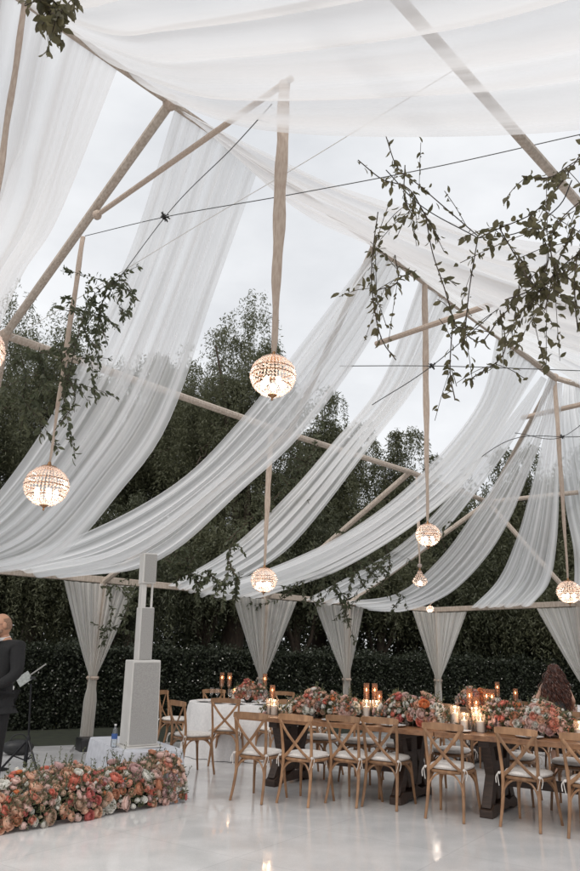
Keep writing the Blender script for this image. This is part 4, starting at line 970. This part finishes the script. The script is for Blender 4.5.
for i, q in enumerate([.9, 1.2, 2.3, 2.45, 3.6, 3.85]):
    put(('st', 'sl')[i % 2], ub(q, .05*(-1)**i), 'candlestick, %s from left on the second long table' % ordn[i], 'candlesticks on the second long table')
for i, q in enumerate([.35, .95, 1.3, 1.65, 2.25, 2.7, 3.1, 3.7, 4.2, 4.8]):
    put('wg', row2+TD*q+ND*.30, 'wine glass, %s from left on the second long table' % ordn[i], 'wine glasses on the second long table')
for i, (dx, dy, k_, lb) in enumerate([(-.34, .10, 'st', 'left of the twin candlesticks on the round table'), (-.22, .08, 'st', 'right of the twin candlesticks on the round table'), (.34, .18, 'st', 'single candlestick right of the round table flowers'), (-.12, -.12, 'ps', 'small pillar candle before the round table flowers')]):
    put(k_, rc+Vector((dx, dy, 0)), lb, 'candles on the round table')
for i, deg in enumerate((190, 220, 250, 285, 320, 60)):
    d_ = Vector((math.cos(R(deg)), math.sin(R(deg)), 0)); d2 = Vector((math.cos(R(deg+16)), math.sin(R(deg+16)), 0))
    put('wg', rc+d_*.48, 'wine glass, %s around the round table from its left side' % ordn[i], 'wine glasses on the round table')
    put('pl', rc+d2*.62, 'white plate, %s around the round table from its left side' % ordn[i], 'place settings on the round table', R(deg+90))

# ------------------------------------------------------------ loudspeaker on draped riser
rp = atz(133, 748, .44); rz_ = R(-27)
ris = Vector((rp.x-.02, rp.y+.28, 0))
xa = Vector((math.cos(rz_), math.sin(rz_), 0)); ya = Vector((-math.sin(rz_), math.cos(rz_), 0))
def cloth_box(name, lx, ly, h_, c_, rz, label):
    P = []; n = 140; rg = random.Random(4)
    def rect(a, sx, sy, e_=9): c2, s2 = math.cos(a), math.sin(a); return sx*math.copysign(abs(c2)**(2/e_), c2), sy*math.copysign(abs(s2)**(2/e_), s2)
    for j in range(n+1):
        a_ = 2*PI*(j % n)/n; row = [(0, 0, h_)]
        for f in (.5, .9, .99): x, y = rect(a_, lx/2*f, ly/2*f); row.append((x, y, h_))
        for i in range(1, 9):
            f = i/8; k2 = 1+.06*f+.022*f*math.sin(a_*17)+.018*f*math.sin(a_*29+1); x, y = rect(a_, lx/2*k2, ly/2*k2); row.append((x, y, h_*(1-f)+.004))
        P.append(row)
    o_ = MB().grid(P, uv=False).build(name, M['stagecloth'], loc=c_); o_.rotation_euler = (0, 0, rz); return tag(o_, label, 'draped riser')
rz_ = R(30)
ris = atz(127, 752.5, FZ+.43)+Vector((math.cos(R(30))*.33-math.sin(R(30))*.74, math.sin(R(30))*.33+math.cos(R(30))*.74, 0))
cloth_box('draped_riser', .70, 1.55, .43, (ris.x, ris.y, FZ), rz_, 'low riser under grey-white cloth carrying the tall column loudspeaker')
RZ_ = FZ+.435
spc = atz(131, 748, RZ_)+Vector((math.cos(R(30))*.14-math.sin(R(30))*.17, math.sin(R(30))*.14+math.cos(R(30))*.17, 0))
sp_ = thing('column_loudspeaker', 'tall off-white column loudspeaker of stacked boxes on a cloth-covered riser', 'loudspeaker', (spc.x, spc.y, RZ_), R(28)); sp_.rotation_euler = (R(.4), R(-1.8), R(28))
MB().box((0, 0, .475), (.35, .33, .92), taper=.95).build('bass_cabinet', M['paint'], sp_, smooth=False, bevel=.01)
MB().box((0, -.164, .475), (.315, .012, .87), taper=.95, M_=Matrix.Rotation(R(-.5), 3, 'X')).build('grille', M['grille'], sp_, smooth=False)
MB().box((0, 0, .007), (.46, .42, .014)).build('base_plate', M['paint'], sp_, smooth=False)
MB().box((-.01, 0, 1.235), (.165, .165, .60)).build('lower_array', M['paint'], sp_, smooth=False, bevel=.006)
MB().box((.0, -.085, 1.235), (.145, .012, .58)).build('grille', M['grille'], sp_, smooth=False)
MB().box((-.05, .02, 1.67), (.06, .12, .29)).build('mount_neck', M['paint'], sp_, smooth=False, bevel=.006)
MB().tube([(.05, -.03, 1.50), (.05, -.03, 1.83)], .014, 6).build('mount_arm', M['paint'], sp_)
MB().box((-.01, 0, 1.995), (.165, .165, .36)).build('upper_array', M['paint'], sp_, smooth=False, bevel=.006)
MB().box((.0, -.085, 1.995), (.145, .012, .33)).build('grille', M['grille'], sp_, smooth=False)
# water bottle
bp = atz(113.5, 747, RZ_)
wb = thing('water_bottle', 'clear plastic water bottle with blue label beside the column loudspeaker', 'bottle', (bp.x, bp.y, RZ_))
MB().lathe([(.030, 0), (.033, .01), (.033, .06), (.031, .07), (.033, .08), (.033, .15), (.024, .19), (.012, .21), (.012, .225)], n=16).build('bottle_body', M['water'], wb)
MB().lathe([(.0338, .085), (.0338, .14)], n=16, cap=False).build('paper_label', M['blue'], wb); MB().lathe([(.014, .222), (.014, .24)], n=12).build('cap', M['plate'], wb)
# black case behind
kc = atz(92, 754, 0); cs = thing('equipment_case', 'low black equipment case on the ground behind the leftmost curtain', 'case', (kc.x, kc.y+.2, 0), R(30))
MB().box((0, 0, .11), (.55, .35, .20)).build('shell', M['black'], cs, smooth=False, bevel=.02); MB().tube([(-.12, -.17, .13), (-.1, -.20, .13), (.1, -.20, .13), (.12, -.17, .13)], .01, 6).build('handle', M['blackmetal'], cs)

# ------------------------------------------------------------ tripod stand with tablet
tp_ = atz(24, 772, STZ); ts = thing('tripod_stand', 'black tripod stand holding a small tablet on a slanted bar at left', 'stand', (tp_.x, tp_.y, STZ))
Yt = tp_.y
def rel(px, py, dy=0): return aty(px, py, Yt+dy)-Vector((tp_.x, tp_.y, STZ))
for a_ in (200, 320, 80):
    d_ = Vector((math.cos(R(a_)), math.sin(R(a_)), 0)); MB().tube([(0, 0, .34), d_*.27+Vector((0, 0, .012))], .013, 8).build('leg', M['blackmetal'], ts)
    MB().tube([(0, 0, .12), d_*.14+Vector((0, 0, .17))], .008, 6).build('brace', M['blackmetal'], ts)
MB().lathe([(.022, .05), (.024, .36), (.013, .38)], n=12).build('lower_column', M['blackmetal'], ts)
topc = rel(31, 684); MB().tube([(0, 0, .36), topc], .011, 8).build('pole', M['blackmetal'], ts)
ba, bb = rel(19, 683), rel(46, 664); MB().tube([ba, bb], .008, 6).build('slanted_bar', M['grille'], ts)
tb_ = MB(); cc = rel(24, 679, -.02); tb_.box(cc, (.16, .015, .11), M_=Matrix.Rotation(R(-36), 3, 'Y')); tb_.build('tablet', M['screen'], ts, smooth=False, bevel=.005)
MB().box(rel(33, 678, -.02), (.06, .03, .03)).build('clamp', M['black'], ts, smooth=False)
# microphone stand partly cut by left edge
mp0 = atz(-4, 770, STZ); ms_ = thing('microphone_stand', 'slim silver microphone stand cut off by the left edge', 'microphone stand', (mp0.x, mp0.y, STZ))
MB().lathe([(.13, 0), (.13, .012), (.02, .02)], n=20).build('round_base', M['blackmetal'], ms_)
MB().tube([(0, 0, .01), (.06, 0, .62), (.07, 0, .9)], .009, 8).build('pole', M['plate'], ms_)
MB().tube([(.07, 0, .9), (-.35, -.05, 1.12)], .007, 6).build('boom', M['grille'], ms_); MB().ell((-.39, -.055, 1.14), (.03, .03, .03), 10, 6).build('microphone', M['black'], ms_)
# small floor bag
bgp = atz(14, 756, STZ); gb = thing('gear_bag', 'small black gear bag on the stage floor behind the tripod', 'bag', (bgp.x, bgp.y+.1, STZ), R(20))
bmh = MB().ell((0, 0, .09), (.20, .10, .10), 16, 8); bmh.build('bag_body', M['black'], gb); MB().tube(crom([(-.12, 0, .15), (-.06, 0, .24), (.06, 0, .24), (.12, 0, .15)], 10), .008, 5).build('strap', M['black'], gb)

# ------------------------------------------------------------ people
def skin_mesh(name, verts, edges, radii, m_, parent=None, root=0, sub=2, keep=None):
    me = bpy.data.meshes.new(name); me.from_pydata([tuple(v) for v in verts], edges, []); o_ = bpy.data.objects.new(name, me); C.objects.link(o_)
    mo = o_.modifiers.new('skin', 'SKIN'); mo.use_smooth_shade = True
    for i, r_ in enumerate(radii):
        r2 = r_ if isinstance(r_, tuple) else (r_, r_); me.skin_vertices[0].data[i].radius = r2
    me.skin_vertices[0].data[root].use_root = True
    ss = o_.modifiers.new('sub', 'SUBSURF'); ss.levels = sub; ss.render_levels = sub
    dg = bpy.context.evaluated_depsgraph_get(); ev = o_.evaluated_get(dg); nm = bpy.data.meshes.new_from_object(ev); nm.name = name
    o_.modifiers.clear(); o_.data = nm; nm.materials.clear(); nm.materials.append(m_)
    nm.polygons.foreach_set('use_smooth', [True]*len(nm.polygons))
    if parent: o_.parent = parent
    return o_
def head_mb(c_, s=1.0, yaw=0, nod=0):
    """egg head with brow, nose, lips, chin, ears; faces +Y locally then rotated"""
    b_ = MB(); n, m_ = 28, 22; rot = Matrix.Rotation(yaw, 3, 'Z') @ Matrix.Rotation(nod, 3, 'X'); V = []
    for i in range(m_+1):
        th = PI*i/m_
        for j in range(n):
            a_ = 2*PI*j/n; x = math.sin(th)*math.sin(a_); y = math.sin(th)*math.cos(a_); z = -math.cos(th)
            X = x*.076*(1-.20*max(0, -z)); Y = y*.096*(1-.10*max(0, -z)); Z = z*.118
            if y > .4:
                fx = x*.076
                Y += .018*math.exp(-(fx/.012)**2)*math.exp(-((Z+.012)/.020)**2)
                Y += .006*math.exp(-(fx/.03)**2)*math.exp(-((Z-.035)/.012)**2)
                Y -= .010*math.exp(-((abs(fx)-.030)/.014)**2)*math.exp(-((Z-.015)/.014)**2)
                Y += .006*math.exp(-(fx/.022)**2)*math.exp(-((Z+.052)/.008)**2)
                Y += .008*math.exp(-(fx/.025)**2)*math.exp(-((Z+.092)/.018)**2)
            V.append(rot @ (Vector((X, Y, Z))*s)+Vector(c_))
    F = [(i*n+j, i*n+(j+1) % n, (i+1)*n+(j+1) % n, (i+1)*n+j) for i in range(m_) for j in range(n)]
    b_.add(V, F)
    for sx in (-1, 1):
        e_ = MB().ell((0, 0, 0), (.017, .022, .035), 10, 8); b_.add([rot @ (Vector((v[0]+sx*.083, v[1]-.008, v[2]-.003))*s)+Vector(c_) for v in e_.v], e_.f)
    return b_, rot
def hand(b_, w_, d_, side, s=1.0):
    """palm + 5 curled fingers into MB; w_=wrist, d_=direction, side=vector across palm"""
    d_ = Vector(d_).normalized(); a_ = (Vector(side)-d_*Vector(side).dot(d_)).normalized(); n_ = d_.cross(a_); w_ = Vector(w_)
    b_.tube([w_, w_+d_*.03*s, w_+d_*.06*s, w_+d_*.085*s], [.024*s, .036*s, .042*s, .036*s], 10, flat=(.38, 1), up=n_)
    for i, (o_, L_) in enumerate([(-.030, .062), (-.010, .072), (.010, .068), (.029, .054)]):
        p0 = w_+d_*.078*s+a_*o_*s; b_.tube([p0, p0+d_*L_*.45*s+n_*.004*s, p0+d_*L_*.78*s+n_*.020*s, p0+d_*L_*.9*s+n_*.038*s], [.0095*s, .009*s, .008*s, .006*s], 7)
    p0 = w_+d_*.03*s-a_*.030*s; b_.tube([p0, p0+d_*.028*s-a_*.022*s+n_*.006*s, p0+d_*.055*s-a_*.026*s+n_*.016*s], [.012*s, .011*s, .008*s], 7)
def join_into(o_, b_):
    """append builder geometry to a mesh object, keeping it one mesh"""
    bm_ = bmesh.new(); bm_.from_mesh(o_.data); vs_ = [bm_.verts.new(v) for v in b_.v]
    for f in b_.f:
        try: bm_.faces.new([vs_[i] for i in f]).smooth = True
        except ValueError: pass
    bm_.to_mesh(o_.data); bm_.free()
# man in tuxedo: stands on the stage, turned towards lower left
mh = aty(6, 626, 7.35); mx_, my_ = mh.x-.03, 7.35+.05; HM = mh.z-STZ+.118
man = thing('person', 'bald man in a black tuxedo and bow tie standing at the left edge', 'person', (mx_+.01, my_, STZ), R(155))
k_ = HM/1.75
def K(x, y, z): return Vector((x*k_, y*k_, z*k_))
V_ = [K(0, 0, .94), K(0, .01, 1.12), K(0, 0, 1.32), K(0, -.01, 1.44), K(0, .01, 1.53), K(0, .03, 1.60),
      K(.19, -.01, 1.42), K(.27, .02, 1.15), K(.16, .20, 1.02), K(-.19, -.01, 1.42), K(-.27, .02, 1.15), K(-.16, .20, 1.02),
      K(.10, 0, .90), K(.11, .01, .50), K(.11, -.02, .08), K(.12, .10, .04), K(-.10, 0, .90), K(-.11, .01, .50), K(-.11, -.02, .08), K(-.12, .10, .04)]
E_ = [(0, 1), (1, 2), (2, 3), (3, 4), (4, 5), (3, 6), (6, 7), (7, 8), (3, 9), (9, 10), (10, 11), (0, 12), (12, 13), (13, 14), (14, 15), (0, 16), (16, 17), (17, 18), (18, 19)]
R_ = [(.14, .10), (.125, .095), (.15, .10), (.07, .06), .046, .050, .048, .040, .028, .048, .040, .028, .078, .055, .04, .035, .078, .055, .04, .035]
body = skin_mesh('body', V_, E_, R_, M['skin'], man)
hm, hrot = head_mb(K(0, .05, 1.632), k_, R(-35), R(-14)); hand(hm, K(.16, .20, 1.02), (-.5, .5, .1), (0, 0, 1)); hand(hm, K(-.16, .20, 1.02), (.5, .5, .1), (0, 0, 1)); join_into(body, hm)
ey = MB()
for sx in (-1, 1): ey.ell(hrot @ (Vector((sx*.030, .083, .015))*k_)+K(0, .05, 1.632), (.009, .009, .006), 8, 6)
ey.build('eyes', M['black'], man)
bz = MB(); P_ = []
for i in range(13):
    row = []
    for j in range(25):
        th = R(58+58*i/12); an_ = R(95+170*j/24); row.append(hrot @ (Vector((math.sin(th)*math.sin(an_)*.0785, math.sin(th)*math.cos(an_)*.0985, math.cos(th)*.120))*k_)+K(0, .05, 1.632))
    P_.append(row)
bz.grid(P_, uv=False).build('buzzed_hair', M['stubble'], man)
gl_ = MB()
for sx in (-1, 1):
    gl_.tube([hrot @ (Vector((sx*.031+.022*math.cos(a_), .100, .014+.017*math.sin(a_)))*k_)+K(0, .05, 1.632) for a_ in [2*PI*i/16 for i in range(17)]], .0022, 4, cap=False)
    gl_.tube([hrot @ (Vector(v_)*k_)+K(0, .05, 1.632) for v_ in ((sx*.053, .098, .016), (sx*.076, .06, .018), (sx*.080, -.005, .012))], .002, 4)
gl_.tube([hrot @ (Vector(v_)*k_)+K(0, .05, 1.632) for v_ in ((-.009, .102, .016), (.009, .102, .016))], .002, 4)
gl_.build('glasses', M['blackmetal'], man)
br_ = MB()
for i in range(13):
    an_ = -1.25+2.5*i/12; br_.ell(hrot @ (Vector((math.sin(an_)*.062, math.cos(an_)*.080, -.078+.025*abs(math.sin(an_))**2))*k_)+K(0, .05, 1.632), (.015, .014, .020), 8, 6)
br_.build('short_beard', M['stubble'], man)
Vj = V_[:4]+V_[6:8]+[V_[7].lerp(V_[8], .9)]+V_[9:11]+[V_[10].lerp(V_[11], .9)]+[K(0, 0, .84)]
skin_mesh('jacket', Vj, [(0, 1), (1, 2), (2, 3), (3, 4), (4, 5), (5, 6), (3, 7), (7, 8), (8, 9), (0, 10)], [(.185, .135), (.175, .13), (.20, .14), (.11, .09), .092, .066, .045, .088, .066, .045, (.175, .13)], M['tux'], man)
skin_mesh('trousers', [V_[0], V_[12], V_[13], K(.11, -.01, .07), V_[16], V_[17], K(-.11, -.01, .07)], [(0, 1), (1, 2), (2, 3), (0, 4), (4, 5), (5, 6)], [(.15, .11), .095, .072, .06, .095, .072, .06], M['tux'], man)
sh = MB()
for sx in (-1, 1): sh.tube([K(sx*.115, -.08, .045), K(sx*.118, .03, .045), K(sx*.125, .14, .03), K(sx*.127, .19, .025)], [.035, .045, .043, .02], 10, flat=(.8, 1))
sh.build('shoes', M['black'], man)
sf = MB(); sf.add([K(-.045, .105, 1.50), K(.045, .105, 1.50), K(.052, .150, 1.40), K(.0, .158, 1.16), K(-.052, .150, 1.40)], [(0, 4, 3, 2, 1)])
sf.tube([K(.066*math.sin(a_), .010+.066*math.cos(a_), 1.500-.014*math.cos(a_)) for a_ in [2*PI*i/20 for i in range(21)]], .016*k_, 6, flat=(1.3, .5), cap=False)
sf.build('shirt_front', M['shirt'], man)
bt = MB()
for sx in (-1, 1): bt.add([K(0, .118, 1.492), K(sx*.055, .112, 1.515), K(sx*.055, .112, 1.468)], [(0, 1, 2)]); bt.add([K(0, .128, 1.492), K(sx*.055, .122, 1.515), K(sx*.055, .122, 1.468)], [(2, 1, 0)])
bt.ell(K(0, .124, 1.492), (.010, .010, .012), 8, 6); bt.build('bow_tie', M['black'], man)
# woman: back to the camera, long auburn curls, sleeveless black dress
wh = aty(554, 674, 10.6); HW = wh.z-FZ+.12; woman = thing('person', 'woman with long curly auburn hair and dark sleeveless dress, back turned, between tables', 'person', (wh.x, 10.6, FZ), R(-8))
k_ = HW/1.60
V_ = [K(0, 0, .88), K(0, .01, 1.05), K(0, .02, 1.22), K(0, .02, 1.34), K(0, .03, 1.40), K(0, .05, 1.45), K(.165, .02, 1.30), K(.27, .05, 1.08), K(.27, .26, .93), K(-.165, .02, 1.30), K(-.27, .05, 1.08), K(-.27, .26, .93),
      K(.09, 0, .82), K(.09, .01, .45), K(.09, -.02, .07), K(.10, .09, .03), K(-.09, 0, .82), K(-.09, .01, .45), K(-.09, -.02, .07), K(-.10, .09, .03)]
R_ = [(.135, .10), (.10, .08), (.125, .085), (.07, .055), .042, .048, .040, .034, .022, .040, .034, .022, .08, .05, .034, .03, .08, .05, .034, .03]
body = skin_mesh('body', V_, E_, R_, M['skin2'], woman)
hm, hrot = head_mb(K(0, .06, 1.488), k_*.95, R(5), R(-14)); hand(hm, K(.27, .26, .93), (-.1, 1, -.3), (1, 0, 0), .9); hand(hm, K(-.27, .26, .93), (.1, 1, -.3), (-1, 0, 0), .9); join_into(body, hm)
skin_mesh('dress', [K(0, 0, .88), K(0, .01, 1.05), K(0, .02, 1.20), K(0, .02, 1.27), K(0, 0, .6), K(0, 0, .35)], [(0, 1), (1, 2), (2, 3), (0, 4), (4, 5)], [(.165, .125), (.125, .10), (.15, .11), (.12, .08), (.21, .18), (.25, .22)], M['dress'], woman)
hb = MB(); hc = K(0, .045, 1.50); rg = random.Random(8)
hb.ell(hc+Vector((0, -.015, 0)), (.088*k_, .105*k_, .122*k_), 18, 12)
hb.ell(hc+Vector((0, -.08, -.20)), (.12*k_, .06*k_, .20*k_), 18, 12)
for i in range(330):
    a_ = rg.uniform(PI*.92, PI*2.08); el = rg.uniform(-.2, 1.2)
    p0 = hc+Vector((math.cos(a_)*.085*math.cos(el), math.sin(a_)*.10*math.cos(el)-.01, math.sin(el)*.12))*k_
    sprd = .06+.17*rg.random(); ex = math.cos(a_)*sprd*k_+rg.gauss(0, .015); ln_ = rg.uniform(.34, .66)*k_; pts = []; ph = rg.uniform(0, 6); cr_ = rg.uniform(.010, .018)
    m__ = 22
    for j in range(m__):
        f = j/(m__-1); ang = ph+f*ln_*44
        q = Vector((p0.x+(ex-p0.x)*min(1, f*1.25), min(p0.y, -.02)-.10*k_*math.sin(min(1, f*1.8)*PI/2)*(.6+.4*rg.random()*.3)+.04*f, p0.z-ln_*f**1.1+.02*math.sin(f*PI)))
        pts.append(q+Vector((math.cos(ang)*cr_, math.sin(ang)*cr_, 0)))
    hb.tube(pts, [.0065]*(m__-4)+[.006, .005, .004, .002], 5)
hb.build('hair', M['hair'], woman)

cable([atz(378, 343, 5.6), P2], .005)
# thin wire carrying the right-hand vines
cable([aty(478, 238, 4.3), aty(520, 232, 4.1), aty(560, 205, 4.0), aty(572, 180, 3.9)], .004)
cable([aty(478, 238, 4.3), aty(420, 205, 4.4), aty(386, 170, 4.4)], .004)

# tidy: prototypes that were never placed
for k2, o_ in PR.items():
    if not PU[k2][0]:
        for c2 in list(o_.children): bpy.data.objects.remove(c2)
        bpy.data.objects.remove(o_)
